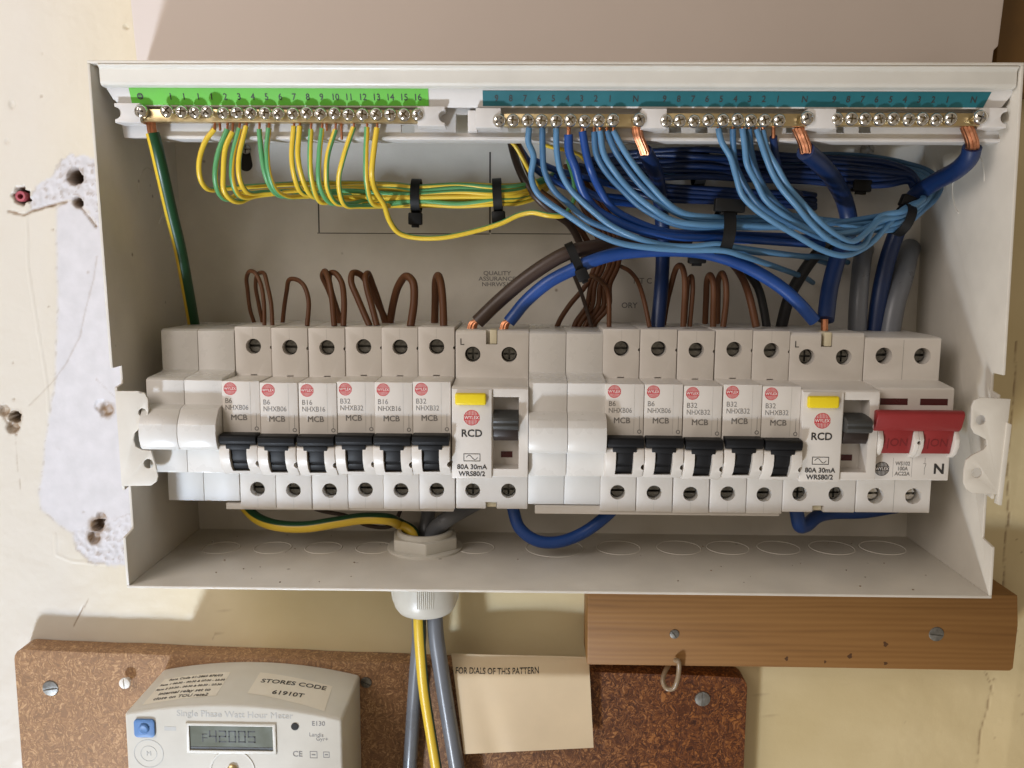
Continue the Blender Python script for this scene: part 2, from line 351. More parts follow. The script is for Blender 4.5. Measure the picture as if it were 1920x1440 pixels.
# ------------------------------------------------------------------ plaster wall (relief mesh with paint / bare plaster / dirt masks)
def wall():
    xs = np.concatenate([np.arange(-900, -140, 40.0), np.arange(-140, -3, 0.75), np.arange(-3, 385, 6.0), np.arange(385, 468, 1.0), np.arange(468, 540, 8.0), np.arange(540, 1200, 40.0)])
    zs = np.concatenate([np.arange(-640, -240, 25.0), np.arange(-240, -100, 1.4), np.arange(-100, 215, 0.8), np.arange(215, 330, 8.0), np.arange(330, 800, 30.0)])
    X, Z = np.meshgrid(xs, zs); nx, nz = len(xs), len(zs)
    sh = X.shape; x = X.ravel(); z = Z.ravel()
    nf = lambda sc, s=0: np.array([noise.fractal(Vector((a*sc, s, b*sc)), 1.0, 2.0, 4) for a, b in zip(x, z)])
    n1 = nf(0.05); n2 = nf(0.35, 5)
    def poly_sd(pts):
        P2 = np.array([at(p[0], p[1], 0) for p in pts]); d = np.full(len(x), 1e9); inside = np.zeros(len(x), bool)
        for i in range(len(P2)):
            a = P2[i]; b = P2[(i+1) % len(P2)]; ab = b-a
            t = np.clip(((x-a[0])*ab[0]+(z-a[1])*ab[1])/(ab@ab), 0, 1)
            d = np.minimum(d, np.hypot(x-a[0]-t*ab[0], z-a[1]-t*ab[1]))
            c = ((a[1] > z) != (b[1] > z)) & (x < (b[0]-a[0])*(z-a[1])/(b[1]-a[1]+1e-9)+a[0]); inside ^= c
        return np.where(inside, -d, d)
    def line_d(pts):
        P2 = np.array([at(p[0], p[1], 0) for p in pts]); d = np.full(len(x), 1e9)
        for a, b in zip(P2, P2[1:]):
            ab = b-a; t = np.clip(((x-a[0])*ab[0]+(z-a[1])*ab[1])/(ab@ab), 0, 1)
            d = np.minimum(d, np.hypot(x-a[0]-t*ab[0], z-a[1]-t*ab[1]))
        return d
    rough = poly_sd([(55, 372), (72, 345), (105, 325), (112, 303), (132, 288), (165, 294), (240, 320), (240, 440), (182, 425), (165, 395), (150, 382), (125, 376), (90, 388), (60, 396)]) + n2*1.2
    smoothp = poly_sd([(106, 388), (125, 378), (150, 384), (168, 400), (182, 424), (330, 430), (330, 1052), (170, 1052), (142, 1030), (136, 1000), (112, 985), (78, 955), (72, 925), (84, 860), (92, 790), (104, 700), (108, 560)]) + n1*1.6
    crater = poly_sd([(136, 998), (150, 985), (260, 960), (260, 1062), (205, 1060), (172, 1055), (146, 1032)]) + n2*1.5
    upperboard = poly_sd([(255, -60), (255, 200), (330, 200), (330, -60)])
    k = lambda sd, w=0.5: np.clip(0.5-sd/w, 0, 1)
    bare = np.maximum(np.maximum(k(rough, 1.2), k(smoothp, 2.0)), k(crater, 1.6))
    h = 0.16*(1-bare) + n1*0.30*(1-0.6*bare) + 0.04*n2*(1-bare)
    h += (k(rough+1.5, 3)*0.5 + k(crater+1.5, 3)*0.6) * (n2*1.1)
    dirt = np.zeros(len(x)); hole = np.zeros(len(x))
    for px, py, r, dep, dr in ((140, 331, 3.9, 14, 1.5), (40, 367, 4.2, 9, 1.2), (146, 379, 2.4, 9, 1.6), (28, 782, 3.0, 10, 1.7), (24, 800, 3.2, 2.6, 1.5), (8, 770, 3.2, 1.8, 1.4),
                               (200, 768, 3.5, 1.5, 1.6), (188, 760, 3.0, 1.0, 1.5), (182, 985, 3.2, 6, 1.9), (176, 1008, 3.4, 3.0, 1.6), (190, 970, 2.6, 2.0, 1.5), (237, 50, 1.2, 0.8, 1.3), (22, 197, 1.8, 0.5, 1.3), (13, 265, 1.4, 0.4, 1.3)):
        cx, cz = at(px, py, 0); rr = np.hypot(x-cx, z-cz) * (1+0.28*n2)
        h -= dep*np.clip((r*1.12-rr)/(r*0.28), 0, 1); 
        if dep > 5: hole = np.maximum(hole, np.clip((r*1.05-rr)/(r*0.25), 0, 1))
        if dep > 1.2: dirt = np.maximum(dirt, np.clip((r*dr-rr)/(r*0.6), 0, 1)*(0.75+0.5*n2))
    for pts, wd, dp, dk in (([(16, 396), (45, 404), (60, 396), (95, 386), (125, 378)], 0.8, 1.1, 0.9), ([(150, 388), (165, 405), (180, 425)], 0.7, 1.2, 0.8),
                        ([(182, 480), (176, 520), (158, 590), (150, 630), (125, 680), (100, 715), (55, 760)], 0.5, 0.3, 0.28),
                        ([(30, 815), (34, 880), (40, 920)], 0.25, 0.3, 0.5), ([(165, 1125), (150, 1150), (140, 1172)], 0.35, 0.5, 0.9), ([(430, 1125), (398, 1200)], 0.25, 0.25, 0.4),
                        ([(180, 710), (215, 745)], 0.25, 0.25, 0.5), ([(0, 760), (8, 785), (30, 815)], 0.8, 0.9, 0.8),
                        ([(1893, 960), (1886, 1000), (1882, 1060), (1880, 1120)], 0.45, 0.9, 0.9), ([(1905, 640), (1900, 760), (1888, 860), (1890, 960)], 0.4, 0.6, 0.8),
                        ([(1848, 1260), (1858, 1285), (1850, 1330), (1838, 1370), (1830, 1440)], 0.4, 0.6, 0.7)):
        ld = np.maximum(0, line_d(pts) + 0.6*wd*n2); h -= dp*np.clip(1-ld/wd, 0, 1); dirt = np.maximum(dirt, dk*np.clip(1.3-ld/wd, 0, 1))
    ld = line_d([(50, 390), (52, 500), (75, 640), (88, 720), (92, 775)]); h += 0.5*np.clip(1-ld/0.7, 0, 1)
    ld = line_d([(103, 1000), (105, 1040), (135, 1052), (200, 1058)]); h += 0.4*np.clip(1-ld/0.8, 0, 1)
    torn = np.clip(1-np.abs(smoothp)/0.9, 0, 1)*np.clip(n2*3-0.2, 0, 1); dirt = np.maximum(dirt, 0.30*torn); h -= 0.25*torn
    for sd_ in (crater, rough): dirt = np.maximum(dirt, np.clip((n2-0.28)*2.2, 0, 0.45)*k(sd_+1, 3)); dirt = np.maximum(dirt, 0.35*np.clip(1-np.abs(sd_)/0.8, 0, 1)*np.clip(n1*2+0.4, 0, 1))
    cx, cz = at(1852, 1300, 0); h += 2.2*np.clip((x-(cx+0.05*(z+150)) - 1)/14, 0, 1)*(z < 60)   # the wall returns past the crack
    for _ in range(90):                                                # pits and blobs in the paint
        px, py = random.choice([(random.uniform(0, 240), random.uniform(0, 1200)), (random.uniform(1400, 1915), random.uniform(1262, 1440)), (random.uniform(1850, 1920), random.uniform(960, 1440))])
        cx, cz = at(px, py, 0); rr = np.hypot(x-cx, z-cz); r = random.uniform(0.5, 1.4); a = random.uniform(-0.5, 0.35)
        h += a*np.clip(1-rr/r, 0, 1)
        if a < -0.15: dirt = np.maximum(dirt, 0.8*np.clip(1.0-rr/(r*0.8), 0, 1))
    me = bpy.data.meshes.new('plaster_wall'); V = np.stack([x*S, -h*S, z*S], 1)
    idx = np.arange(nx*nz).reshape(nz, nx)
    Fc = np.stack([idx[:-1, :-1], idx[:-1, 1:], idx[1:, 1:], idx[1:, :-1]], -1).reshape(-1, 4)
    me.vertices.add(len(V)); me.vertices.foreach_set('co', V.ravel()); me.loops.add(Fc.size); me.loops.foreach_set('vertex_index', Fc.ravel())
    me.polygons.add(len(Fc)); me.polygons.foreach_set('loop_start', np.arange(0, Fc.size, 4)); me.update(calc_edges=True)
    me.polygons.foreach_set('use_smooth', [True]*len(Fc))
    for nm, arr in (('bare', bare), ('dirt', np.clip(dirt, 0, 1)), ('hole', hole)):
        a = me.attributes.new(nm, 'FLOAT', 'POINT'); a.data.foreach_set('value', arr.astype(np.float32))
    m = bpy.data.materials.new('old_cream_paint_on_plaster'); m.use_nodes = True; nt = m.node_tree; b = nt.nodes['Principled BSDF']
    N = nt.nodes.new; L = nt.links.new; tc = N('ShaderNodeTexCoord')
    def attr(n): a = N('ShaderNodeAttribute'); a.attribute_name = n; return a.outputs['Fac']
    nz1 = N('ShaderNodeTexNoise'); nz1.inputs['Scale'].default_value = 14; nz1.inputs['Detail'].default_value = 8; L(tc.outputs['Object'], nz1.inputs['Vector'])
    cr = N('ShaderNodeValToRGB'); e = cr.color_ramp.elements; e[0].position = 0.3; e[0].color = (0.62, 0.515, 0.295, 1); e[1].position = 0.7; e[1].color = (0.72, 0.615, 0.385, 1)
    L(nz1.outputs[0], cr.inputs[0])
    spx = N('ShaderNodeSeparateXYZ'); L(tc.outputs['Object'], spx.inputs[0])     # base colour mixed paler towards the far left
    mrp = N('ShaderNodeMapRange'); mrp.inputs[1].default_value = -0.09; mrp.inputs[2].default_value = 0.03; mrp.inputs[3].default_value = 0.85; mrp.inputs[4].default_value = 0; L(spx.outputs[0], mrp.inputs[0])
    pale = N('ShaderNodeMixRGB'); pale.inputs[2].default_value = (0.62, 0.585, 0.535, 1); L(mrp.outputs[0], pale.inputs[0]); L(cr.outputs[0], pale.inputs[1])
    nz2 = N('ShaderNodeTexNoise'); nz2.inputs['Scale'].default_value = 120; nz2.inputs['Detail'].default_value = 5; L(tc.outputs['Object'], nz2.inputs['Vector'])
    cb = N('ShaderNodeValToRGB'); e = cb.color_ramp.elements; e[0].position = 0.3; e[0].color = (0.56, 0.545, 0.555, 1); e[1].position = 0.7; e[1].color = (0.63, 0.61, 0.625, 1); L(nz2.outputs[0], cb.inputs[0])
    mx = N('ShaderNodeMixRGB'); L(attr('bare'), mx.inputs[0]); L(pale.outputs[0], mx.inputs[1]); L(cb.outputs[0], mx.inputs[2])
    md = N('ShaderNodeMixRGB'); md.inputs[2].default_value = (0.26, 0.17, 0.095, 1); L(attr('dirt'), md.inputs[0]); L(mx.outputs[0], md.inputs[1])
    mh = N('ShaderNodeMixRGB'); mh.inputs[2].default_value = (0.10, 0.065, 0.04, 1); L(attr('hole'), mh.inputs[0]); L(md.outputs[0], mh.inputs[1])
    L(mh.outputs[0], b.inputs['Base Color'])
    rg = N('ShaderNodeMapRange'); rg.inputs[3].default_value = 0.42; rg.inputs[4].default_value = 0.85; L(attr('bare'), rg.inputs[0]); L(rg.outputs[0], b.inputs['Roughness'])
    nb = N('ShaderNodeTexNoise'); nb.inputs['Scale'].default_value = 220; nb.inputs['Detail'].default_value = 6; L(tc.outputs['Object'], nb.inputs['Vector'])
    bp = N('ShaderNodeBump'); bp.inputs['Strength'].default_value = 0.25; bp.inputs['Distance'].default_value = 0.0005; L(nb.outputs[0], bp.inputs['Height']); L(bp.outputs[0], b.inputs['Normal'])
    me.materials.append(m); o = bpy.data.objects.new('plaster_wall', me); COL.objects.link(o); tag(o, kind='structure')
wall()

# wall plug in its hole
x0, z0 = at(38, 368, 0)
b_ = B().lathe_d(x0, z0, [(2.6, -6), (2.9, -0.4), (2.7, 0.1), (1.5, 0.0), (1.2, -1.5), (1.1, -5)], 18, cap=False)
tag(b_.out('wall_plug', M['plug'], loc=(x0, z0, 0)), 'faded red plastic wall plug in the leftmost plaster hole', 'wall plug')

# white board fixed above the consumer unit
xl, zz = at(255, 60, 38); xr, _ = at(1865, 60, 38)
xa = at(251, 0, 38)[0]; xb = at(1870, 0, 38)[0]
bb = B().front([(at(258, 112, 38)[0], 159.8), (xr-0.6, 159.8), (xr+0.3, 176), (xr+2.2, 178), (xb+10, 330), (xa-9, 330)], 0.8, 38, 0.5)
tag(bb.out('backing_board', M['board'], loc=(xl, 160, 0)), 'wide off-white board on the wall right above the open metal enclosure', 'board')

b_ = B().box(at(1873, 50, 20)[0], at(1873, 50, 20)[0]+60, 159.6, 330, 3.5, 20, 0.8)  # dark brown strip added to stand for the deep shade beside the board
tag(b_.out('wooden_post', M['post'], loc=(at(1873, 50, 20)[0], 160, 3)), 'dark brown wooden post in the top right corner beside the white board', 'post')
# ------------------------------------------------------------------ enclosure
SHX = lambda z: -(z+75)*0.0205
def shr(c): return Vector((c.x + SHX(c.z), c.y, c.z))
XL, XR, ZB, ZT, DF = -9.7, 386.0, -75.2, 159.0, 90.0
enc = thing('enclosure', 'open white metal consumer unit enclosure with its cover taken off', 'fuse box', (XL, ZB, 0))
O = (XL, ZB, 0)
def eout(b, name, m): 
    b.shear(shr); o = b.out(name, m, None); o.data.transform(Matrix.Translation((-XL*S, 0, -ZB*S))); o.parent = enc; return o
T = 1.3
eout(B().box(XL, XR, ZB+T, ZT-T, 0.7, 0.7+T), 'back_panel', M['steel'])
bp_ = eout(B().box(XL+0.02, XR-0.02, ZB-0.0, ZB+T, 0.7, DF, 0.3), 'bottom_panel', M['steel'])
eout(B().box(XL+0.02, XR-0.02, ZT-T, ZT, 0.7, DF, 0.3), 'top_panel', M['steel'])
# sides: front edge set back above and below the fixing tab
zn = [at(204, 690, 90)[1], at(224, 728, 90)[1], at(228, 922, 90)[1], at(240, 1008, 90)[1]]
side = [(0.7, ZB+T), (DF, ZB+T), (DF, zn[3]), (DF-9, zn[3]+1.5), (DF-9, zn[2]+1), (DF-2.8, zn[2]), (DF-2.8, zn[1]), (DF-9, zn[1]+1), (DF-9, zn[0]), (DF, zn[0]), (DF, ZT-T), (0.7, ZT-T)]
eout(B().prof(side, XL, XL+T, 0.25), 'side_panel', M['steel'])
eout(B().prof(side, XR-T, XR, 0.25), 'side_panel', M['steel'])
def tabp(pts, dd): return [at(px, py, dd) for px, py in pts]
lt = tabp([(217, 733), (262, 733), (272, 737), (278, 748), (279, 768)], 88) + tabp([(277, 800), (262, 803), (253, 812), (251, 825), (255, 837), (266, 843), (284, 845)], 88) + tabp([(292, 870), (297, 893), (294, 903), (284, 910), (229, 911)], 88)
holes = [circ(*at(268, 773, 88), 1.9), circ(*at(279, 869, 88), 2.2)]
def straight(b, name, m):
    o = b.out(name, m, None); o.data.transform(Matrix.Translation((-XL*S, 0, -ZB*S))); o.parent = enc; return o
straight(B().plate([lt]+holes, 87.4, 88.6, 0.15), 'fixing_tab', M['steel'])
rtb = tabp([(1894, 748), (1838, 745), (1826, 750), (1821, 762), (1820, 800), (1826, 812), (1838, 818), (1849, 824), (1850, 834), (1843, 843), (1822, 853), (1811, 862), (1807, 880), (1806, 905), (1811, 917), (1822, 924), (1874, 927)], 88)
straight(B().plate([rtb, circ(*at(1838, 787, 88), 2.2), circ(*at(1831, 886, 88), 2.3)], 87.4, 88.6, 0.15), 'fixing_tab', M['steel'])
# thin outer flange on the right side
straight(B().front([at(1888, 792, 89), at(1897, 796, 89), at(1878, 948, 89), at(1870, 946, 89)], 86, 89.2, 0.2), 'edge_flange', M['steel'])
# knock-out discs pressed into the bottom
for px, r in ((415, 9.5), (512, 9.5), (607, 9.5), (702, 9.5), (893, 9.5), (1040, 15), (1160, 11.5), (1273, 11.5), (1365, 11), (1460, 11), (1560, 11.5), (1655, 11.5)):
    kx, kd = atz(px, 1027, ZB+T); b_ = B(); kx -= SHX(ZB)
    b_.lathe_z(kx, kd, [(r-0.5, ZB+T-0.1), (r-0.4, ZB+T+0.02), (r-0.2, ZB+T+0.22), (r+0.15, ZB+T+0.22), (r+0.35, ZB+T+0.02), (r+0.45, ZB+T-0.1)], 40)
    eout(b_, 'knockout_ring', M['steel'])
b_ = B()                                                           # plaster crumbs and swarf lying on the floor of the box
for i in range(46):
    cx_, cd_ = random.uniform(5, 370), random.uniform(6, 86); q = random.uniform(0.15, 0.55); a = random.uniform(0, 3)
    b_.flat([(cx_+q*math.cos(a+t_)*random.uniform(0.6, 1.2), cd_+q*math.sin(a+t_)*random.uniform(0.6, 1.2)) for t_ in (0, 1.3, 2.6, 4.0, 5.1)], ZB+T+0.02, ZB+T+q*0.7)
b_.shear(shr); tag(b_.out('debris', M['crumb']), 'scattered tiny crumbs of dirt on the floor of the enclosure', 'debris', kind='stuff')
# knock-outs of the side panels
for (px, py, X_, r) in ((283, 370, XL+T, 14), (1815, 345, XR-T, 15)):
    v = FW*F_PX + RT*(px-960) - UP*(py-720); xs_ = X_ + SHX(110); t = (xs_-CX)/v[0]; kd = CD - v[1]*t; kz = CZ+v[2]*t
    n = 48; b_ = B(); sgn = 1 if X_ < 100 else -1
    pts = [(X_+0.02*sgn, kz+r*math.sin(2*math.pi*i/n), kd+r*math.cos(2*math.pi*i/n)) for i in range(n*7//10)]
    b_.tube(pts, 0.42, 6, sub=2); eout(b_, 'knockout_ring', M['steel'])
# rectangular knock-outs and a key-hole in the back panel
def line_back(a, c, wdt=0.35, m='seam'):
    (xa_, za_), (xb_, zb_) = at(*a, 2), at(*c, 2); b_ = B()
    if abs(xa_-xb_) > abs(za_-zb_): b_.box(min(xa_, xb_), max(xa_, xb_), za_-wdt, za_+wdt, 1.9, 2.06)
    else: b_.box(xa_-wdt, xa_+wdt, min(za_, zb_), max(za_, zb_), 1.9, 2.06)
    straight(b_, 'knockout_seam', M[m])
line_back((595, 437), (918, 437), 0.22); line_back((921, 438), (1088, 438), 0.22); line_back((595, 290), (595, 436)); line_back((919, 285), (919, 436), 0.45)
for a, c in (((780, 286), (828, 286)), ((828, 288), (828, 330)), ((924, 286), (950, 286))): line_back(a, c, 0.25, 'steel')
b_ = B(); x0, z0 = at(461, 300, 2); b_.plate([arc(x0, z0-2.4, 3.5, 180, 360, 10)+arc(x0, z0+3.2, 2.6, 0, 180, 10)], 1.95, 2.1); straight(b_, 'keyhole', M['dark'])
straight(B().text('QUALITY\nASSURANCE\nNHRWS17', *at(932, 523, 2), 2.05, 3.1, bold=0.012, sx=1.15, thick=0.04), 'printed_text', M['gink'])
straight(B().text('NT C', *at(1205, 527, 2), 2.05, 4.2, bold=0.012, thick=0.04), 'printed_text', M['gink'])
straight(B().text('ORY', *at(1180, 573, 2), 2.05, 4.2, bold=0.012, thick=0.04), 'printed_text', M['gink'])
# cover rail moulding that runs along the top
rail = [(84, 157.6), (90.2, 157.6), (90.4, 156.9), (89.4, 156.3), (88.9, 155.4), (88.9, 150.4), (88.3, 149.2), (86.8, 148.7), (80, 148.7), (80, 157.6)]
b_ = B().prof(rail, XL+4.5, XR-0.8-T, 0.25); eout(b_, 'cover_rail', M['rail'])

# ------------------------------------------------------------------ terminal carrier with clips and label strips
car = thing('terminal_carrier', 'long white plastic carrier holding the brass terminal bars along the top', 'terminal carrier', (0, 135, 72))
def cout(b, name, m): return b.out(name, m, None, loc=None) if False else _par(b.out(name, m), car, (0, 135, 72))
def _par(o, t, L): o.data.transform(Matrix.Translation((-L[0]*S, L[2]*S, -L[1]*S))); o.parent = t; return o
wins = []
for a, c in ((752, 777), (953, 977), (1003, 1027), (1254, 1278), (1304, 1328), (1474, 1487), (1568, 1584), (1610, 1634), (1345, 1366)):
    xa_, zb_ = at(a, 250, 75); xb_, zt_ = at(c, 234, 75); wins.append([(xa_, zb_+0.2), (xb_, zb_+0.2), (xb_, zt_), (xa_, zt_)])
xa_, zb_ = at(855, 249, 75); xb_, zt_ = at(877, 214, 75); wins.append([(xa_, zb_), (xb_, zb_), (xb_, zt_), (xa_, zt_)])
xs0 = at(232, 240, 75)[0]; xs1 = at(1880, 240, 75)[0]
cout(B().plate([[(xs0, 129.0), (xs1, 129.0), (xs1+2, 143), (xs0-2, 143)]]+wins, 72.5, 75, 0.15), 'back_plate', M['carrier'])
cout(B().box(xs0+16, xs1, 128.3, 129.8, 66, 76.6, 0.3), 'bottom_ledge', M['carrier'])
la = [(-9.5, 149.0), (381.0, 149.0), (380, 146.5), (377.5, 142.2), (373.8, 141.4), (-4, 141.4), (-7.3, 144.2)]
def slant(d_z): return 80 + (d_z-141.4)*0.42
b_ = B().front(la, 0, 1.6, 0.3).shear(lambda c: Vector((c.x, c.y-slant(c.z), c.z))); cout(b_, 'label_holder', M['carrier'])
def strip(poly, m, chars, size, bold):
    b_ = B().front(poly, 1.65, 1.85).shear(lambda c: Vector((c.x, c.y-slant(c.z), c.z)))
    o = cout(b_, 'label_strip', m); t = B()
    for ch, px in chars:
        x_, z_ = at(px, 185, 83.5) ; t.text(ch, x_, 145.2 if m is M['green'] else 144.9, 0, size, bold=bold, thick=0.04, shear=0.0)
    t.shear(lambda c: Vector((c.x, c.y-slant(c.z)-1.9, c.z)))
    q = t.out('printed_text', M['ink']); q.data.transform(Matrix.Translation((0, 72*S, -135*S))); q.parent = o
    return o
x_a = at(243, 168, 84)[0]; x_b = at(803, 170, 84)[0]
strip([(x_a, 142.0), (x_b, 142.0), (x_b, 148.8), (x_a, 148.8)], M['green'],
      [(str(i), 783-25.75*(16-i)) for i in range(1, 17)] + [('I', 372), ('I', 345), ('I', 320), ('O', 263), ('=', 263)], 3.6, 0.012)
x_a = at(905, 168, 84)[0]; x_b = at(1858, 170, 84)[0]
nums = [(str(9-i), 931+26.6*i) for i in range(9)] + [('N', 1192)] + [(str(9-i), 1246+26.6*i) for i in range(9)] + [('N', 1509)] + [(str(9-i), 1564+26.6*i) for i in range(9)] + [('N', 1826)]
strip([(x_a, 142.0), (x_b-1.8, 142.0), (x_b, 148.0), (x_a, 148.0)], M['teal'], nums, 3.5, 0.012)
# clips over the bar ends
def clip(pxa, pxb, nl, nr, dz=0):
    xa_ = at(pxa, 220, 85)[0]; xb_ = at(pxb, 220, 85)[0]; z0, z1 = 132.9+dz, 141.2+dz; zc = (z0+z1)/2
    lp = [(xa_, z0), (xb_, z0)]
    lp += ([(xb_, zc-2.6)] + arc(xb_, zc, 2.6, 270, 90, 10) if nr else []) + [(xb_, z1), (xa_, z1)]
    lp += ([(xa_, zc+2.6)] + arc(xa_, zc, 2.6, 90, -90, 10)) if nl else []
    cout(B().plate([lp], 76, 85.5, 0.35), 'bar_clip', M['carrier'])
clip(216, 264, True, False, 1.0); clip(783, 834, False, True); clip(892, 939, False, False, -0.6); clip(1203, 1250, False, False, -0.6); clip(1515, 1567, False, False, -0.4); clip(1842, 1887, False, True, 0.2)
cout(B().box(at(877, 220, 80)[0], at(895, 220, 80)[0], 131.5, 140.6, 74, 80, 0.4), 'bar_clip', M['carrier'])

# screws and bars
def screw_mesh():
    b_ = B().lathe_d(0, 0, [(1.5, -7), (1.5, 0), (2.45, 0.05), (2.6, 0.6), (2.5, 1.3), (2.05, 1.9), (1.1, 2.3), (0.3, 2.42)], 20)
    c = B().box(-1.6, 1.6, -0.3, 0.3, 1.0, 4).box(-0.3, 0.3, -1.6, 1.6, 1.01, 4.1)
    return b_.cut(c)
scr0 = screw_mesh().out('terminal_screw', M['chrome'])
scr_used = False
def bar(label, pxa, pxb, zc, screws, big):
    global scr_used
    xa_ = at(pxa, 222, 82)[0]; xb_ = at(pxb, 222, 82)[0]
    t = thing('terminal_bar', label, 'terminal bar', (xa_, zc, 80), 'brass terminal bars')
    b_ = B().box(0, xb_-xa_, -2.7, 2.7, -1.5, 3.2, 0.35)
    b_.out('bar', M['brass'], t)
    for px, py in screws + big:
        x_, z_ = at(px, py, 86)
        s_ = scr0 if not scr_used else scr0.copy()
        if scr_used: COL.objects.link(s_)
        scr_used = True
        s_.parent = t; k = 1.2 if (px, py) in big else 1.1; s_.scale = (k, k, k)
        s_.location = ((x_-xa_)*S, -(3.2+(3.6 if abs(px-388) < 14 else random.uniform(0.3, 1.8)))*S, (z_-zc+random.uniform(-0.3, 0.3))*S)
        s_.rotation_euler = (random.uniform(-0.09, 0.09), random.uniform(0, 1.5), random.uniform(-0.12, 0.12))
    return t
yl = lambda px: 209+(px-312)*0.0134
bar('brass earth bar with nineteen small screws under the green label strip', 268, 795, 137.4, [(783-26.15*i, yl(783-26.15*i)) for i in range(19)], [(262, 207)])
bar('left brass neutral bar, nine small screws, next to the bare white gap', 945, 1215, 136.0, [(935+26.9*i, 225) for i in range(9)], [(1199, 225)])
bar('middle brass neutral bar, taking six light blue wires, between two white clips', 1240, 1525, 136.4, [(1249+26.7*i, 225) for i in range(9)], [(1514, 223)])
bar('right brass neutral bar with nine empty holes and one thick cable at its end', 1562, 1850, 136.8, [(1571+26.6*i, 223) for i in range(9)], [(1839, 220)])

# ------------------------------------------------------------------ modules on the rail
def copyprint(key): pass
def slot_screw(b_, x, z, d, r, cross=False):
    b_.lathe_d(x, z, [(r, d-6), (r, d-0.4), (r-0.35, d)], 20)
def logo(parent, x, z, d, r, m):
    b_ = B(); n = 11
    for i in range(n):
        u = -1+2*(i+0.5)/n; h = r*math.sqrt(max(0.02, 1-u*u)); w_ = r/n*0.62
        b_.box(x+u*r-w_, x+u*r+w_, z-h, z+h, d, d+0.05)
    b_.box(x-r, x+r, z-r*0.30, z+r*0.30, d, d+0.07)
    b_.plate([circ(x, z, r, 28), circ(x, z, r*0.93, 28)[::-1]], d, d+0.06)
    o = b_.out('logo', m, parent)
    B().text('WYLEX', x, z, d+0.09, r*0.60, bold=0.015, sx=0.92, thick=0.02).out('logo_text', M['white'], o)
    return o
G_ = 0.12
def nose(top, bot, n=8, dmax=91.5, dbase=82.6):
    return None

def make_mcb():
    t = thing('circuit_breaker', 'x', 'circuit breaker', (35, 0, 0), 'circuit breakers in two banks')
    W = 17.5-G_
    pr = [(12, -44.4), (62, -44.4), (62, -22.4), (82.6, -22.4), (84.2, -20.9), (87.0, -18.2), (88.9, -14.4), (89.3, -11.0), (88.6, -8.2), (86.6, -6.2), (83.4, -5.2), (82.6, -4.4), (82.6, 20.7), (62, 20.7), (62, 44), (12, 44)]
    b_ = B().prof(pr, G_, W, 0.35, 2)
    c = B().box(4.7, 12.6, -20.6, -3.4, 76, 95)
    c.cyl(8.9, 34.7, 52, 70, 3.65, 28).cyl(8.6, -34.9, 52, 70, 3.6, 28)
    c.cyl(17.6, -16.4, 80, 95, 1.55, 18).cyl(17.5, 34.2, 56, 70, 0.85, 12)
    c.box(7.2, 10.4, 20.75, 21.25, 55, 63)
    c.box(G_-1, 0.0+G_+0.001, -40, 40, 0, 1)
    b_.cut(c); b_.out('body', M['mod'], t)
    # side lines moulded on the face
    B().box(13.0, 13.12, -2.2, 20.2, 82.55, 82.68).out('moulding_line', M['fink'], t)
    B().box(8.75, 8.85, 38.8, 43.6, 61.95, 62.06).out('moulding_line', M['fink'], t)
    B().box(8.55, 8.65, -44.0, -39.0, 61.95, 62.06).out('moulding_line', M['fink'], t)
    # toggle
    b_ = B().prof([(80, -3.0), (84, -2.7), (88.9, -2.8), (89.9, -3.6), (89.9, -5.9), (89.0, -7.4), (86, -8.0), (80, -8.0)], 0.5, 17.1, 0.3)
    b_.prof([(78, -7.6), (88.2, -7.8), (87.6, -11), (86.8, -14.6), (86.2, -15.6), (85.4, -15.9), (85.6, -16.8), (84.6, -18.8), (83.0, -20.4), (78, -20.4)], 4.95, 12.35, 0.25)
    b_.prof([(87.5, -7.0), (89.4, -7.3), (88.8, -9.8), (87.6, -10.2), (87, -7.6)], 3.2, 14.0, 0.2)
    b_.out('toggle', M['black'], t)
    for z_, nm in ((34.7, 0), (-34.9, 1)):
        s_ = B().lathe_d(8.8, z_, [(3.3, 54), (3.3, 57.2), (2.9, 57.7)], 20)
        cc = B().box(5.2, 12.6, z_-0.55, z_+0.55, 56.4, 60); s_.cut(cc); s_.out('terminal_screw', M['dscrew'], t)
    logo(t, 4.0, 17.2, 82.6, 2.9, M['logo'])
    B().cyl(15.6, -0.2-1, 82.6, 82.66, 0.95, 16).out('on_mark', M['gink'], t)
    return t
def mcb_print(t, a, b2):
    o = B().text(a, 1.4, 11.6, 82.65, 3.3, 'LEFT', 0, 0.95).text(b2, 1.4, 8.5, 82.65, 3.3, 'LEFT', 0, 0.86).text('MCB', 7.6, 3.9, 82.65, 3.7, bold=0.012)
    o.box(15.52, 15.68, -0.2, 6.0, 82.6, 82.66)
    return o
mc = make_mcb()
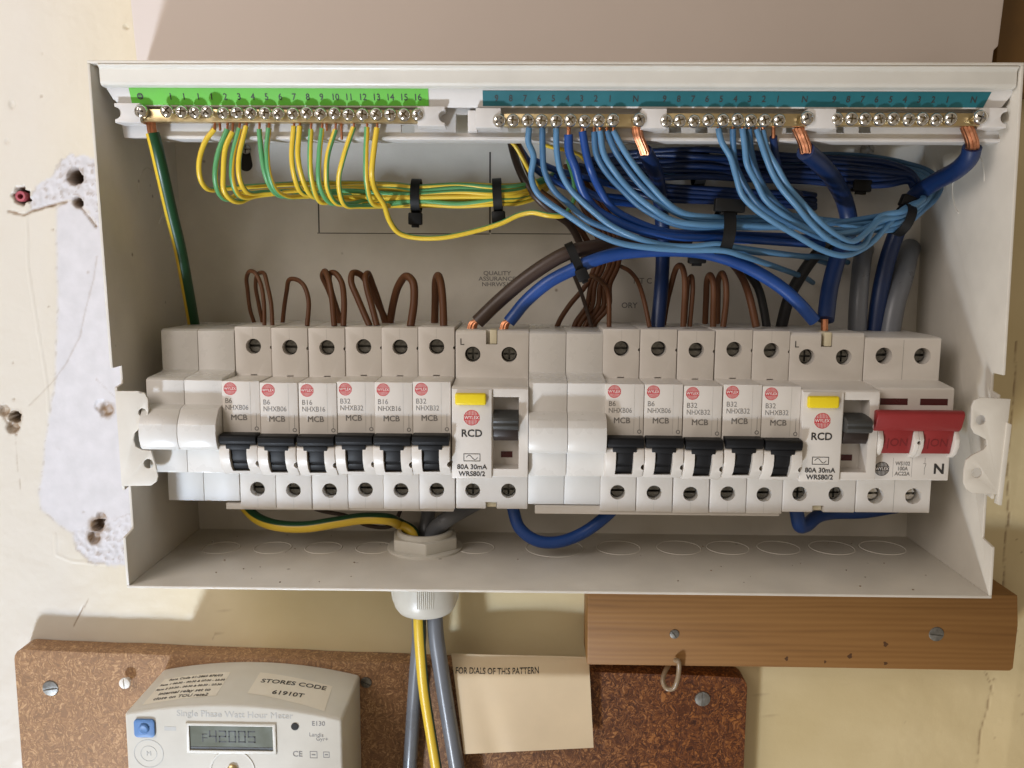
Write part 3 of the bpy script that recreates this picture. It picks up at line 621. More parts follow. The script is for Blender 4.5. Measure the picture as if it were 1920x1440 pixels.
# replace the on-mark disc by an open ring
for c_ in list(mc.children):
    if c_.name.startswith('on_mark'):
        c_.data = B().plate([circ(15.6, -1.1, 0.95, 16), circ(15.6, -1.1, 0.6, 16)[::-1]], 82.6, 82.68).out('tmp', M['gink']).data
        bpy.data.objects.remove([q for q in bpy.data.objects if q.name.startswith('tmp')][0])
prints = {k: mcb_print(None, k[0], k[1]).out('printed_text', M['gink']) for k in (('B6', 'NHXB06'), ('B16', 'NHXB16'), ('B32', 'NHXB32'))}
usedp = set()
banks = [(2, ('B6', 'NHXB06'), 'white B6 breaker at the left end of the left bank, beside the blank modules'),
         (3, ('B6', 'NHXB06'), 'white B6 breaker, second in the left bank, under the single brown hoop wire'),
         (4, ('B16', 'NHXB16'), 'white B16 breaker third in the left bank, between a B6 and a B32'),
         (5, ('B32', 'NHXB32'), 'white B32 breaker between two B16 breakers in the left bank'),
         (6, ('B16', 'NHXB16'), 'white B16 breaker fifth in the left bank, between two B32 breakers'),
         (7, ('B32', 'NHXB32'), 'white B32 breaker touching the left side of the left RCD'),
         (12, ('B6', 'NHXB06'), 'white B6 breaker beside the middle blank modules, first of the right bank'),
         (13, ('B6', 'NHXB06'), 'white B6 breaker second in the right bank, left of its three B32 breakers'),
         (14, ('B32', 'NHXB32'), 'white B32 breaker in the middle of the right bank, right of a B6'),
         (15, ('B32', 'NHXB32'), 'white B32 breaker fourth in the right bank, between two other B32 breakers'),
         (16, ('B32', 'NHXB32'), 'white B32 breaker touching the left side of the right RCD')]
for i, (k, pk, lab) in enumerate(banks):
    t = mc if i == 0 else copy_tree(mc, skip='printed_text')
    t.location = ((17.5*k+random.uniform(-0.05, 0.05))*S, random.uniform(-0.45, 0.35)*S, random.uniform(-0.22, 0.22)*S); t['label'] = lab
    t.rotation_euler = (random.uniform(-0.006, 0.006), 0, random.uniform(-0.004, 0.004))
    if pk in usedp: q = prints[pk].copy(); COL.objects.link(q)
    else: q = prints[pk]; usedp.add(pk)
    q.parent = t
    for ch in t.children:
        if ch.name.startswith('terminal_screw'):
            pass

def make_blank(lab, k, left):
    t = thing('blank_module', lab, 'blank module', (17.5*k, 0, 0), 'blank modules')
    zn_ = 9.6 if left else 7.6
    pr = [(12, -41), (62, -41), (62, -22.4), (81, -22.4), (81, -10.8), (88.2, -10.2), (90.0, -8.6), (91.2, -5.5), (91.6, -2), (91.0, 1.8), (89.2, 5.0), (86.5, zn_-1.4), (84, zn_-0.5), (81, zn_), (81, 20.7), (79, 21.6), (64, 22.6), (62, 23.4), (62, 41.7), (60, 42.6), (12, 42.6)]
    B().prof(pr, G_*0.8, 17.5-G_*0.8, 0.25, 2, 18).out('body', M['mod2'], t)
    return t
make_blank('glossy white blank module at the far left end of the row', 0, True)
make_blank('glossy white blank module between the far left blank and the first breaker', 1, True)
make_blank('white blank module touching the right side of the left RCD', 10, False)
make_blank('white blank module touching the first breaker of the right bank', 11, False)

def make_rcd():
    t = thing('residual_current_device', 'x', 'RCD', (140, 0, 0), 'residual current devices')
    pr = [(12, -43.6), (62, -43.6), (62, -22.6), (83.4, -22.6), (84, -22.0), (84, 18.4), (83, 19.2), (62, 20.4), (62, 41.5), (60.5, 43), (12, 43)]
    b_ = B().prof(pr, G_+0.1, 35-G_, 0.4)
    c = B().box(18.9, 30.6, -18.6, 14.6, 74, 90)
    for x_ in (8.3, 25.6): c.cyl(x_, 31.6, 52, 70, 3.7, 28).cyl(x_, -34.6, 52, 70, 3.6, 28)
    c.box(14.6, 20.0, 36.4, 46, 57, 70).box(14.6, 20.0, -46, -40.3, 55, 70)
    b_.cut(c); b_.out('body', M['mod'], t)
    B().box(16.4, 20.0-0.3, 36.6, 43.2, 50, 61.4, 0.4).out('insert', M['cream'], t)
    B().box(14.9, 19.7, -43.2, -40.5, 50, 60, 0.3).out('insert', M['cream'], t)
    # raised label panel
    b_ = B().box(0.3, 18.4, -22.9, 18.3, 83.2, 85.2, 0.4); b_.out('label_panel', M['mod'], t)
    b_ = B().box(1.9, 15.9, 11.2, 16.6, 84.8, 87.4, 0.9, 3); b_.out('test_button', M['yellow'], t)
    # lever
    b_ = B().prof([(76, 0.2), (88.0, 0.2), (89.6, 1.0), (90.0, 2.4), (89.0, 3.4), (89.6, 4.6), (89.0, 6.0), (87, 6.8), (80, 7.6), (76, 7.6)], 19.1, 30.4, 0.25)
    b_.out('lever', M['grey'], t)
    B().prof([(76, -5.6), (83.0, -5.6), (84.8, -3.4), (85.6, 0.1), (76, 0.1)], 19.2, 30.3, 0.2).out('lever_drum', M['drum'], t)
    B().box(22.3, 27.6, -15.3, -12.5, 74, 74.3).out('status_window', M['dred'], t)
    for z_ in (31.6, -34.6):
        for x_ in (8.3, 25.6):
            s_ = B().lathe_d(x_, z_, [(3.35, 54), (3.35, 57.6), (2.9, 58.1)], 20)
            s_.cut(B().box(x_-2.6, x_+2.6, z_-0.45, z_+0.45, 56.8, 60).box(x_-0.45, x_+0.45, z_-2.6, z_+2.6, 56.81, 60.1))
            q = s_.out('terminal_screw', M['dscrew'], t)
    logo(t, 9.3, 5.2, 85.2, 3.55, M['logo'])
    o = B().text('RCD', 9.3, -2.1, 85.25, 4.7, bold=0.022).text('80A 30mA', 9.4, -17.6, 85.25, 3.1, bold=0.02).text('WRS80/2', 9.4, -20.8, 85.25, 3.1, bold=0.02)
    bx, bz = 9.4, -13.1
    o.plate([[(bx-3.8, bz-1.8), (bx+3.8, bz-1.8), (bx+3.8, bz+1.8), (bx-3.8, bz+1.8)], [(bx-3.5, bz-1.5), (bx-3.5, bz+1.5), (bx+3.5, bz+1.5), (bx+3.5, bz-1.5)]], 85.2, 85.28)
    o.tube([(bx-2.6+5.2*i/14, bz+1.0*math.sin(2*math.pi*i/14), 85.2) for i in range(15)], 0.16, 6)
    o.out('printed_text', M['ink'], t)
    B().text('L', 3.3, 37.4, 62.05, 4.4, bold=0.0).out('printed_text', M['ink'], t)
    return t
rc = make_rcd(); rc['label'] = 'left RCD, grey lever and yellow button, a brown and a blue cable in its top'
r2 = copy_tree(rc); r2.location = (297.5*S, 0, 0); r2['label'] = 'right RCD, yellow test button, standing beside the red main switch'

def make_main():
    W = 35.8
    t = thing('main_switch', 'two-pole main switch with a wide red handle reading ON twice', 'main switch', (332.4, 0, 0))
    pr = [(12, -43.4), (62, -43.4), (62, -22.8), (77.6, -23.6), (78, -23.0), (78, 18.9), (77, 19.6), (62, 21.0), (62, 40.4), (61, 41), (50, 41.6), (12, 41.6)]
    b_ = B().prof(pr, 0.3, W, 0.4)
    c = B().box(2.2, 16.0, -10.6, 8.6, 71, 95).box(20.4, 34.2, -10.6, 8.6, 71, 95)
    for x_ in (9.4, 27.4): c.cyl(x_, 32.4, 50, 70, 3.9, 28).cyl(x_+0.2, -35.2, 50, 70, 3.9, 28)
    b_.cut(c); b_.out('body', M['mod'], t)
    for x_ in (2.5, 20.6): B().box(x_, x_+12.4, 11.6, 14.6, 78, 78.1).out('status_window', M['dred'], t)
    # cheeks
    ch = [(77, 4.5), (80.6, 3.4), (83.8, 0.6), (85.4, -3), (85.0, -6.6), (83.0, -10), (80, -12.2), (77, -12.6)]
    for xa_, xb_ in ((0.2, 2.4), (16.0, 20.4), (34.2, 36.4)):
        q = B().prof(ch, xa_, xb_, 0.4)
        if xa_ == 16.0: q.cut(B().cyl(18.2, -4.5, 79, 95, 0.9, 14).box(18.1, 18.3, -14, 8, 77, 95))
        q.out('cheek', M['mod'], t)
    # handle
    b_ = B().prof([(76, 7.6), (85.6, 10.6), (87.6, 10.4), (88.4, 9.0), (87.9, 7.0), (86.2, 2.6), (84.2, 0.6), (76, 0.6)], -2.2, 36.4, 0.5)
    for xa_, xb_ in ((2.6, 15.8), (20.6, 34.0)):
        b_.prof([(72, 3), (84.5, 1.5), (83.6, -2), (82.6, -6.5), (81.4, -10.2), (72, -10.2)], xa_, xb_, 0.3)
    b_.out('handle', M['red'], t)
    o = B()
    for xm in (9.4, 27.5): o.text('|ON', xm, -5.0, 0, 5.2, thick=0.12)
    o.shear(lambda c: Vector((c.x, c.y-(84.55-(1.5-c.z)*0.245), c.z))); o.out('embossed_text', M['ered'], t)
    logo(t, 5.2, -18.2, 78, 3.3, M['ink'])
    B().text('WS102\n100A\nAC22A', 14.6, -18.1, 78.05, 2.5, bold=0.012, sx=0.9).box(10.2, 10.3, -22, -13, 78, 78.06).box(18.8, 18.9, -22, -13, 78, 78.06).box(24.6, 24.75, -20.8, -18, 78, 78.06).box(24.6, 24.75, -15.6, -12.8, 78, 78.06).text('/', 24.9, -17, 78.05, 3).box(23.9, 25.3, -15.7, -15.5, 78, 78.06).out('printed_text', M['gink'], t)
    B().text('N', 31.2, -18.2, 78.05, 6.6, bold=0.03).out('printed_text', M['ink'], t)
    B().text('STK522', 6.2, -24.4, 62.05, 2.6, bold=0.01).box(18.3, 18.42, -43, 40, 62, 62.05).out('printed_text', M['gink'], t)
    for x_, z_ in ((9.4, 32.4), (27.4, 32.4), (9.6, -35.2), (27.6, -35.2)):
        s_ = B().lathe_d(x_, z_, [(3.4, 52), (3.4, 56.0), (2.9, 56.5)], 20); s_.cut(B().box(x_-4, x_+4, z_-0.6, z_+0.6, 55, 60))
        s_.out('terminal_screw', M['dscrew'] if z_ > 0 else M['chrome'], t)
    return t
make_main()
# rail and busbar covers behind / below the modules
tag(B().box(-8, 384, -17.5, 17.5, 8, 12, 0.3).out('mounting_rail', M['dull'], loc=None), 'steel mounting rail hidden behind the row of modules', 'rail')
tag(B().box(27.5, 139, -45.6, -42.5, 50, 60.6, 0.3).out('busbar_cover', M['mod'], loc=None), 'thin white busbar cover below the left bank of breakers', 'busbar cover', 'busbar covers')
tag(B().box(178.5, 297, -46.2, -41.8, 50, 60.6, 0.3).out('busbar_cover', M['mod'], loc=None), 'thin white busbar cover showing under the two middle blank modules', 'busbar cover', 'busbar covers')

# ------------------------------------------------------------------ wires
def wire(name, label, pts, r, m, cat='wire', group=None, phase=None, twist=0.0, strands=0, cop=None, n=12, cr=None):
    "pts: photo pixels with a depth; cop: bare copper tip points in front of the insulation"
    p3 = [P(*q) for q in pts]; L0 = p3[0]; J = 0.55 if r < 2.2 and 'blue' in label else 0.35
    p3 = [p3[0]] + [(a+random.uniform(-J, J), b+random.uniform(-J, J), c+random.uniform(-J, J)*1.5) for a, b, c in p3[1:-1]] + [p3[-1]]
    ph = random.random() if phase is None else phase
    b_ = B().tube(p3, r, n, ph, twist)
    if not cop:
        o = b_.out(name, m, loc=L0); return tag(o, label, cat, group)
    t = thing(name, label, cat, L0, group); o = b_.out('insulation', m); o.data.transform(Matrix.Translation((-L0[0]*S, L0[2]*S, -L0[1]*S))); o.parent = t
    c3 = [P(*q) for q in cop]; b_ = B()
    if strands:
        R_ = r*0.72; base = smooth(c3, 6); k_ = len(base)
        for s_ in range(strands):
            pp = []
            for i, q in enumerate(base):
                a = 2*math.pi*s_/strands + 0.9*i/k_*1.6; rr = R_*0.62
                pp.append((q.x+rr*math.cos(a), q.z+0.25*rr*math.sin(a), -q.y+rr*math.sin(a)))
            b_.tube(pp, R_*0.42, 7, sub=1)
        b_.tube(c3, R_*0.55, 8, sub=4)
    else: b_.tube(c3, cr or r*0.55, 8, sub=2)
    o = b_.out('conductor', M['copper']); o.data.transform(Matrix.Translation((-L0[0]*S, L0[2]*S, -L0[1]*S))); o.parent = t
    return t

# small earth wires: front part from the photograph, then a lane in the tied bundle
EW = 1.18
earths = [
 ([(402, 242), (385, 264), (374, 299), (374, 330), (382, 349), (396, 357)], 0.70, 'leftmost thin earth wire, mostly yellow, bowing out furthest to the left'),
 ([(426, 242), (409, 289), (405, 333), (411, 362), (424, 373)], 0.28, 'thin earth wire showing its green side, second from the left'),
 ([(436, 247), (423, 278), (417, 324), (421, 358), (434, 373), (450, 379)], 0.70, 'thin earth wire showing yellow, third from the left, dipping lowest of its group'),
 ([(449, 240), (436, 293), (434, 337), (444, 362), (460, 370)], 0.13, 'thin earth wire, green front, fourth from the left'),
 ([(462, 236), (449, 293), (447, 328), (455, 350), (469, 362)], 0.62, 'thin earth wire, yellow and green, right beside the black keyhole'),
 ([(486, 242), (490, 293), (496, 328), (507, 352), (524, 366)], 0.17, 'thin green-fronted earth wire, left one of the pair right of the keyhole'),
 ([(504, 240), (500, 282), (505, 324), (517, 354), (536, 369)], 0.15, 'thin green-fronted earth wire, right one of the pair right of the keyhole'),
 ([(551, 236), (547, 293), (552, 335), (568, 362)], 0.58, 'thin earth wire, yellow with a green right edge, below screw seven'),
 ([(562, 236), (559, 293), (567, 338), (587, 368)], 0.68, 'thin nearly all yellow earth wire, close to the right of another yellow one'),
 ([(583, 242), (581, 293), (583, 335), (600, 378)], 0.00, 'thin earth wire, green yellow and green bands, below screw eight'),
 ([(604, 240), (599, 293), (599, 345), (618, 380)], 0.08, 'thin earth wire, green front, reaching up to the screw numbered nine'),
 ([(629, 243), (616, 288), (612, 324), (614, 355), (628, 380)], 0.45, 'thin earth wire, yellow left side and green right side, under screw ten'),
 ([(663, 238), (646, 293), (635, 340), (645, 384)], 0.52, 'thin earth wire leaning down to the left from the screw numbered eleven'),
 ([(688, 238), (686, 293), (686, 345), (698, 382)], 0.00, 'thin earth wire, green left half, hanging straight from the screw numbered twelve')]
lanes = [(345, 34), (351, 38), (357, 34), (363, 38), (369, 34), (375, 39), (381, 35), (388, 37), (348, 44), (355, 44), (362, 45), (370, 45), (378, 44), (386, 43)]
order = [0, 8, 1, 9, 2, 10, 3, 4, 11, 5, 12, 6, 13, 7]
for i, (fp, ph, lab) in enumerate(earths):
    ln, ld = lanes[order[i]]; nfp = len(fp)
    pts = [(x_, y_, 80 - 14*(j/(nfp-1))**2.2) for j, (x_, y_) in enumerate(fp)]
    ex = fp[-1][0]; ey = fp[-1][1]
    pts += [(ex+28, (ey*0.6+ln*0.4)+1, 58)]
    if ex < 640: pts += [((ex+28+730)/2, ln+random.uniform(-5, 6), (ld+52)/2)]
    pts += [(735, ln+random.uniform(-2, 2), ld+1), (782, ln*0.85+368*0.15, ld), (860, ln+random.uniform(-3, 4), ld), (934, ln*0.8+366*0.2, ld), (975, ln-3-(ln-368)*0.2, ld-6), (1010, 352+(ln-366)*0.7, ld-16), (1040, 330+(ln-366)*0.3, 6)]
    x0, y0 = fp[0]
    wire('earth_wire', lab, pts, EW, M['earth'], group='thin green and yellow earth wires', phase=ph, twist=((0.72+random.uniform(-0.16, 0.16)-ph+0.5) % 1-0.5)/120, cop=[(x0+1, 229, 80), (x0, y0+1, 80)], cr=0.55)
wire('earth_wire', 'thin yellow earth wire from screw thirteen, hanging lowest, looping below the bundle',
     [(707, 239, 80), (701, 282, 79), (698, 324, 76), (703, 353, 70), (720, 385, 62), (730, 414, 55), (747, 435, 50), (774, 445, 48), (826, 445, 47), (888, 435, 46), (940, 418, 46), (972, 403, 47), (999, 399, 48), (1030, 405, 50), (1053, 403, 48), (1067, 393, 40), (1076, 374, 34), (1077, 337, 28), (1065, 300, 20)],
     EW+0.1, M['earth'], group='thin green and yellow earth wires', phase=0.66, cop=[(708, 229, 80), (707, 240, 80)], cr=0.55)
wire('earth_wire', 'thin yellow earth wire running level under the carrier above the blue wires', [(932, 261, 62), (992, 262, 62), (1034, 276, 60), (1060, 282, 58), (1085, 290, 40), (1095, 300, 12)], 0.95, M['earth'], phase=0.6)
wire('earth_wire', 'short thin yellow earth wire slanting down beside the brown cable', [(955, 262, 50), (966, 275, 48), (982, 303, 46), (996, 330, 44), (1010, 352, 36)], 0.95, M['earth'], phase=0.68)
for x_, lab in ((412, 'bare copper end left of the third earth wire'), (640, 'bare copper end hanging lowest between screws ten and eleven'), (612, 'bare copper stub between screws nine and ten')):
    o = B().tube([P(x_, 230, 79), P(x_+1, 262 if x_ == 640 else 245, 79)], 0.55, 8, sub=2).out('bare_conductor', M['copper']); tag(o, lab, 'wire end', 'bare copper ends')

# thick earth cable: terminal -> behind the modules -> gland -> meter
GX, GD = atz(797, 1013, -70)
GP = lambda z, dx=0, dd=0: (GX+dx, z, GD+dd)
def wire3(name, label, front, mid3, back, r, m, cat='cable', phase=0, cop=None, strands=0, twist=0.0, group=None):
    p3 = [P(*q) for q in front] + mid3 + [P(*q) for q in back]; L0 = p3[0]
    t = thing(name, label, cat, L0, group)
    o = B().tube(p3, r, 16, phase, twist).out('insulation', m); o.data.transform(Matrix.Translation((-L0[0]*S, L0[2]*S, -L0[1]*S))); o.parent = t
    if cop:
        b_ = B(); R_ = r*0.7; base = smooth([P(*q) for q in cop], 4)
        for s_ in range(strands):
            a = 2*math.pi*s_/strands
            b_.tube([(q.x+R_*0.6*math.cos(a), q.z, -q.y+R_*0.6*math.sin(a)) for q in base], R_*0.4, 7, sub=1)
        o = b_.out('conductor', M['copper']); o.data.transform(Matrix.Translation((-L0[0]*S, L0[2]*S, -L0[1]*S))); o.parent = t
    return t
wire3('earth_cable', 'thick green and yellow cable from the earth bar, passing behind the breakers to the gland',
      [(286, 249, 80), (292, 272, 79), (303, 320, 74), (320, 395, 62), (338, 470, 50), (352, 545, 38), (364, 615, 28), (385, 760, 16), (425, 900, 18), (464, 955, 28), (488, 975, 36), (524, 986, 42), (572, 988, 44), (632, 979, 44), (680, 972, 44), (724, 973, 44), (748, 982, GD-2)],
      [GP(-66, -6.2, 0), GP(-76, -5.2, 0), GP(-95, -3.6, 3), GP(-106, -3.2, 4)],
      [(786, 1180, GD+4), (789, 1227, GD+3), (795, 1293, 31), (808, 1377, 30), (820, 1450, 29), (828, 1500, 28), (835, 1800, 26)], 2.95, M['earth_big'], phase=0.45, twist=0.0001, cop=[(283, 230, 80), (286, 251, 80)], strands=7)
wire3('grey_cable', 'thick grey cable leaving the gland and running down right of the yellow one',
      [(905, 935, 20), (870, 955, 26), (840, 972, 34)], [GP(-66, 4.4, -1), GP(-76, 4.2, -1), GP(-95, 4.4, 0), GP(-106, 4.8, 0)],
      [(817, 1185, GD), (825, 1243, GD-1), (838, 1327, 28), (850, 1400, 27), (860, 1460, 26), (868, 1510, 25), (880, 1800, 24)], 4.3, M['gcable'])
wire3('grey_cable', 'grey cable half hidden behind the yellow one below the gland',
      [(800, 930, 14), (803, 960, 18)], [GP(-66, -0.5, -8), GP(-76, -1.2, -7), GP(-95, -3.4, -6), GP(-106, -4.2, -6)],
      [(786, 1195, 23), (782, 1240, 22), (776, 1320, 21), (771, 1400, 21), (768, 1450, 20), (766, 1500, 20), (762, 1800, 20)], 3.9, M['gcable'])

# thin light blue wires, left group
def nb(name, lab, pts, r, m, cop=True, group='thin blue neutral wires', cy=232):
    x0, y0, d0 = pts[0]
    return wire(name, lab, pts, r, m, group=group, cop=[(x0, cy, 80), (x0, y0+2, d0)] if cop else None, cr=r*0.5)
BW = 1.38
nb('neutral_wire', 'light blue wire from terminal 7, the leftmost blue one, sweeping lowest to the right', [(992, 240, 80), (993, 267, 80), (998, 292, 79), (998, 330, 77), (1006, 359, 75), (1028, 380, 74), (1066, 404, 74), (1107, 433, 74), (1160, 454, 74), (1222, 467, 73), (1290, 471, 72), (1356, 471, 70), (1387, 479, 68), (1444, 498, 52), (1487, 513, 32), (1509, 521, 16), (1524, 530, 6)], BW, M['lblue'])
nb('neutral_wire', 'light blue wire from terminal 6, second blue wire from the left', [(1017, 240, 80), (1017, 282, 79), (1021, 320, 77), (1038, 355, 74), (1066, 384, 71), (1100, 411, 69), (1150, 434, 68), (1210, 453, 67), (1280, 463, 67), (1348, 460, 66), (1400, 470, 62), (1450, 476, 48), (1510, 482, 30), (1545, 490, 16), (1570, 500, 6)], BW, M['lblue2'])
nb('neutral_wire', 'light blue wire from terminal 5, third blue wire from the left', [(1043, 240, 80), (1043, 278, 79), (1049, 317, 77), (1066, 349, 75), (1087, 376, 74), (1118, 405, 73), (1149, 425, 73), (1191, 443, 73), (1240, 457, 72), (1294, 461, 71), (1345, 457, 70), (1375, 463, 68), (1438, 473, 56), (1500, 479, 40), (1545, 482, 26), (1590, 492, 12)], BW, M['lblue'])
nb('neutral_wire', 'deep blue wire with bare copper strands from terminal 4', [(1066, 252, 80), (1068, 282, 79), (1077, 313, 77), (1091, 355, 73), (1118, 390, 70), (1149, 413, 68), (1201, 434, 66), (1260, 443, 65), (1330, 447, 64), (1420, 449, 54), (1510, 456, 38), (1560, 462, 26), (1610, 475, 14)], 1.95, M['blue'])
nb('neutral_wire', 'deep blue wire from terminal 3, between another deep blue and the light blue group', [(1092, 246, 80), (1099, 282, 79), (1107, 317, 77), (1124, 355, 72), (1149, 388, 67), (1191, 417, 63), (1253, 434, 61), (1316, 438, 60), (1420, 440, 50), (1500, 446, 36), (1560, 450, 24), (1620, 460, 12)], 1.75, M['blue'])
# loop paths round the right-hand end
LOOPN = [0]
def looped(lastx):
    k = LOOPN[0]; LOOPN[0] += 1; row, col = k % 4, k//4; j_ = lambda a: random.uniform(-a, a)
    y = 399+row*9.3; dd = (col-1)*2.9; u = row
    L_ = [(1650, y+6, 50+dd), (1692, y-4, 46+dd), (1728-u*1.0, y-24-u*2, 40+dd), (1752-(3-u)*7, 368+u*1-(3-u)*0, 33+dd), (1762-(3-u)*8, 346+j_(1), 27+dd), (1744-(3-u)*10, 324+(3-u)*2, 22+dd), (1700-(3-u)*8, 306+(3-u)*7, 19+dd), (1640, 294+(3-u)*9+j_(1.5), 16+dd), (1560, 292+(3-u)*9+j_(2), 15+dd), (1450, 295+(3-u)*9+j_(2.5), 14+dd), (1330, 298+(3-u)*9+j_(2.5), 13+dd), (1230, 306+(3-u)*8+j_(2), 12+dd), (1130, 318+(3-u)*6, 9+dd*.5)]
    return [q for q in L_ if q[0] > lastx+22 or q[2] < 42]
def group2(lab, pts, lane, k, m='lblue', r=BW): nb('neutral_wire', lab, pts+looped(pts[-1][0]), r, M[m])
group2('light blue wire from terminal 2 of the left neutral bar, outermost curve', [(1114, 247, 80), (1118, 288, 79), (1135, 320, 76), (1170, 357, 72), (1201, 388, 70), (1243, 412, 69), (1285, 424, 68), (1345, 428, 66), (1430, 428, 60), (1520, 424, 54)], 4.2, 0, 'lblue2')
group2('light blue wire, lower one of the pair in the middle of the sweeping group', [(1125, 245, 81), (1132, 288, 80), (1155, 324, 77), (1187, 359, 74), (1222, 390, 73), (1264, 412, 71), (1316, 421, 70), (1380, 422, 66), (1450, 423, 60), (1530, 418, 53)], 3.2, 1)
group2('light blue wire between its pair and the innermost curve from terminal 1', [(1138, 245, 80), (1149, 278, 79), (1176, 315, 76), (1207, 353, 73), (1245, 386, 71), (1285, 406, 69), (1330, 414, 67), (1400, 416, 62), (1530, 410, 52)], 2.1, 2, 'lblue2')
group2('light blue wire on the innermost curve from terminal 1 of the left bar', [(1150, 245, 80), (1166, 278, 80), (1191, 313, 78), (1218, 348, 75), (1253, 383, 72), (1285, 400, 70), (1330, 408, 67), (1400, 410, 60), (1500, 407, 53)], 1.0, 0)
# second bar
group2('light blue wire from terminal 5 of the middle bar, first on the left, hanging lowest', [(1347, 241, 80), (1353, 264, 80), (1369, 293, 79), (1381, 331, 78), (1392, 364, 77), (1413, 391, 76), (1448, 416, 75), (1493, 443, 73), (1540, 468, 70), (1579, 480, 66), (1612, 470, 60), (1640, 452, 55)], 5.2, 1)
group2('short-looking muted blue wire from terminal 4 of the middle bar', [(1374, 241, 80), (1375, 275, 77), (1381, 306, 74), (1399, 347, 71), (1420, 380, 69), (1450, 405, 67), (1500, 430, 64), (1560, 448, 60)], 4.4, 2, 'lblue2')
group2('light blue wire from terminal 3 of the middle bar, left of the double blue strand', [(1392, 241, 81), (1395, 275, 80), (1402, 306, 79), (1417, 342, 77), (1436, 374, 75), (1466, 403, 73), (1502, 425, 70), (1545, 440, 66)], 3.6, 0)
group2('muted blue wire tucked behind the light blue one from terminal 3', [(1404, 241, 79), (1408, 284, 75), (1422, 330, 70), (1450, 375, 66), (1490, 408, 62), (1550, 430, 58)], 2.7, 1, 'lblue2')
group2('light blue wire, left one of the double strand running down right from terminal 2', [(1419, 242, 80), (1428, 266, 80), (1438, 297, 79), (1453, 329, 78), (1469, 356, 77), (1493, 387, 76), (1520, 416, 74), (1556, 450, 71), (1592, 466, 66), (1622, 457, 58)], 4.7, 2)
group2('light blue wire, right one of the double strand running down right from terminal 2', [(1430, 244, 79), (1442, 280, 79), (1457, 315, 78), (1478, 348, 76), (1505, 381, 74), (1535, 412, 72), (1568, 440, 69), (1600, 452, 64)], 3.9, 0)
nb('neutral_wire', 'dark blue wire with a bare copper tip in terminal 1 of the middle bar', [(1450, 257, 79), (1453, 284, 74), (1462, 320, 60), (1480, 350, 40), (1500, 365, 20)], 1.7, M['navy'])
# dark wires crossing the back
for i, (ya, yb, lab) in enumerate(((352, 362, 'topmost dark blue wire crossing the shaded back panel'), (359, 372, 'second dark blue wire across the shaded back panel'), (367, 380, 'third dark blue wire across the shaded back panel'), (375, 386, 'lowest dark blue wire crossing the shaded back panel'))):
    wire('neutral_wire', lab, [(1085, 310+i*4, 8), (1150, 330+i*5, 14), (1230, ya-4, 18), (1330, ya+1, 20), (1420, yb-3, 20), (1500, yb, 18), (1528, yb+4, 10)], 1.5, M['navy'], group='dark blue wires across the back')
for i, (pts, lab) in enumerate((([(965, 262, 20), (1000, 310, 22), (1050, 345, 20), (1120, 365, 16), (1180, 372, 10)], 'deep blue wire slanting down behind the leftmost light blue wires'),
                                ([(1000, 300, 15), (1040, 320, 18), (1090, 330, 18), (1160, 350, 12)], 'deep blue wire crossing behind the earth and blue wires near the hole'),
                                ([(1040, 330, 14), (1085, 350, 20), (1130, 375, 22), (1200, 385, 14)], 'deep blue wire under the crossing ones near the cable hole'))):
    wire('neutral_wire', lab, pts, 1.7, M['blue'], group='deep blue wires behind')

for i in range(6):  # extra dark wires added to deepen the shade over the looped bundle
    j_ = lambda a: random.uniform(-a, a); yy = 286+i*9.5
    wire('neutral_wire', ['topmost deep blue wire of the dark bundle under the middle bar', 'deep blue wire second from the top of the dark bundle', 'deep blue wire third from the top of the dark bundle', 'deep blue wire third from the bottom of the dark bundle', 'deep blue wire second from the bottom of the dark bundle', 'lowest deep blue wire of the dark bundle under the middle bar'][i],
         [(1108+i*6, 300+i*7, 10), (1160, 288+i*9, 18), (1230, 282+i*10+j_(2), 24), (1320, yy-2+j_(2), 27+2*(i % 2)), (1420, yy+4+j_(2), 28-2*(i % 2)), (1520, yy+8+j_(2), 27), (1600, yy+12+j_(2), 27), (1662, yy+20-i*1.5, 27), (1706, yy+36-i*6, 28), (1722-i*2, 352, 26), (1712, 372, 18)], 1.55, M['navy'], group='deep blue wires of the dark bundle')
# thick blue neutrals with bare twisted copper
wire3('neutral_cable', 'thick blue cable from the left bar N terminal, going straight down behind the blue bundle', [(1208, 284, 76), (1222, 308, 68), (1234, 345, 52), (1240, 400, 40), (1243, 450, 34), (1242, 500, 36), (1238, 560, 42), (1232, 620, 46)], [], [], 3.5, M['navy'], cop=[(1194, 240, 79), (1197, 256, 79), (1207, 280, 77), (1210, 290, 76)], strands=8, group='thick blue neutral cables')
wire3('neutral_cable', 'thick blue cable from the N terminal of the middle bar, ending in the right RCD', [(1510, 283, 76), (1538, 308, 66), (1566, 342, 50), (1586, 385, 38), (1592, 430, 34), (1572, 480, 36), (1556, 540, 42), (1548, 600, 50)], [], [], 4.1, M['navy'], cop=[(1496, 241, 79), (1502, 254, 79), (1509, 272, 77), (1512, 287, 76)], strands=8, group='thick blue neutral cables')
wire3('neutral_cable', 'thick blue cable at the far right end, leaning down to the left behind the loops', [(1823, 276, 77), (1818, 294, 74), (1795, 318, 64), (1752, 342, 46), (1712, 372, 30), (1688, 420, 22), (1666, 480, 22), (1650, 550, 24), (1640, 620, 24)], [], [], 4.1, M['navy'], cop=[(1812, 238, 80), (1818, 252, 80), (1823, 268, 79), (1823, 280, 77)], strands=8, group='thick blue neutral cables')
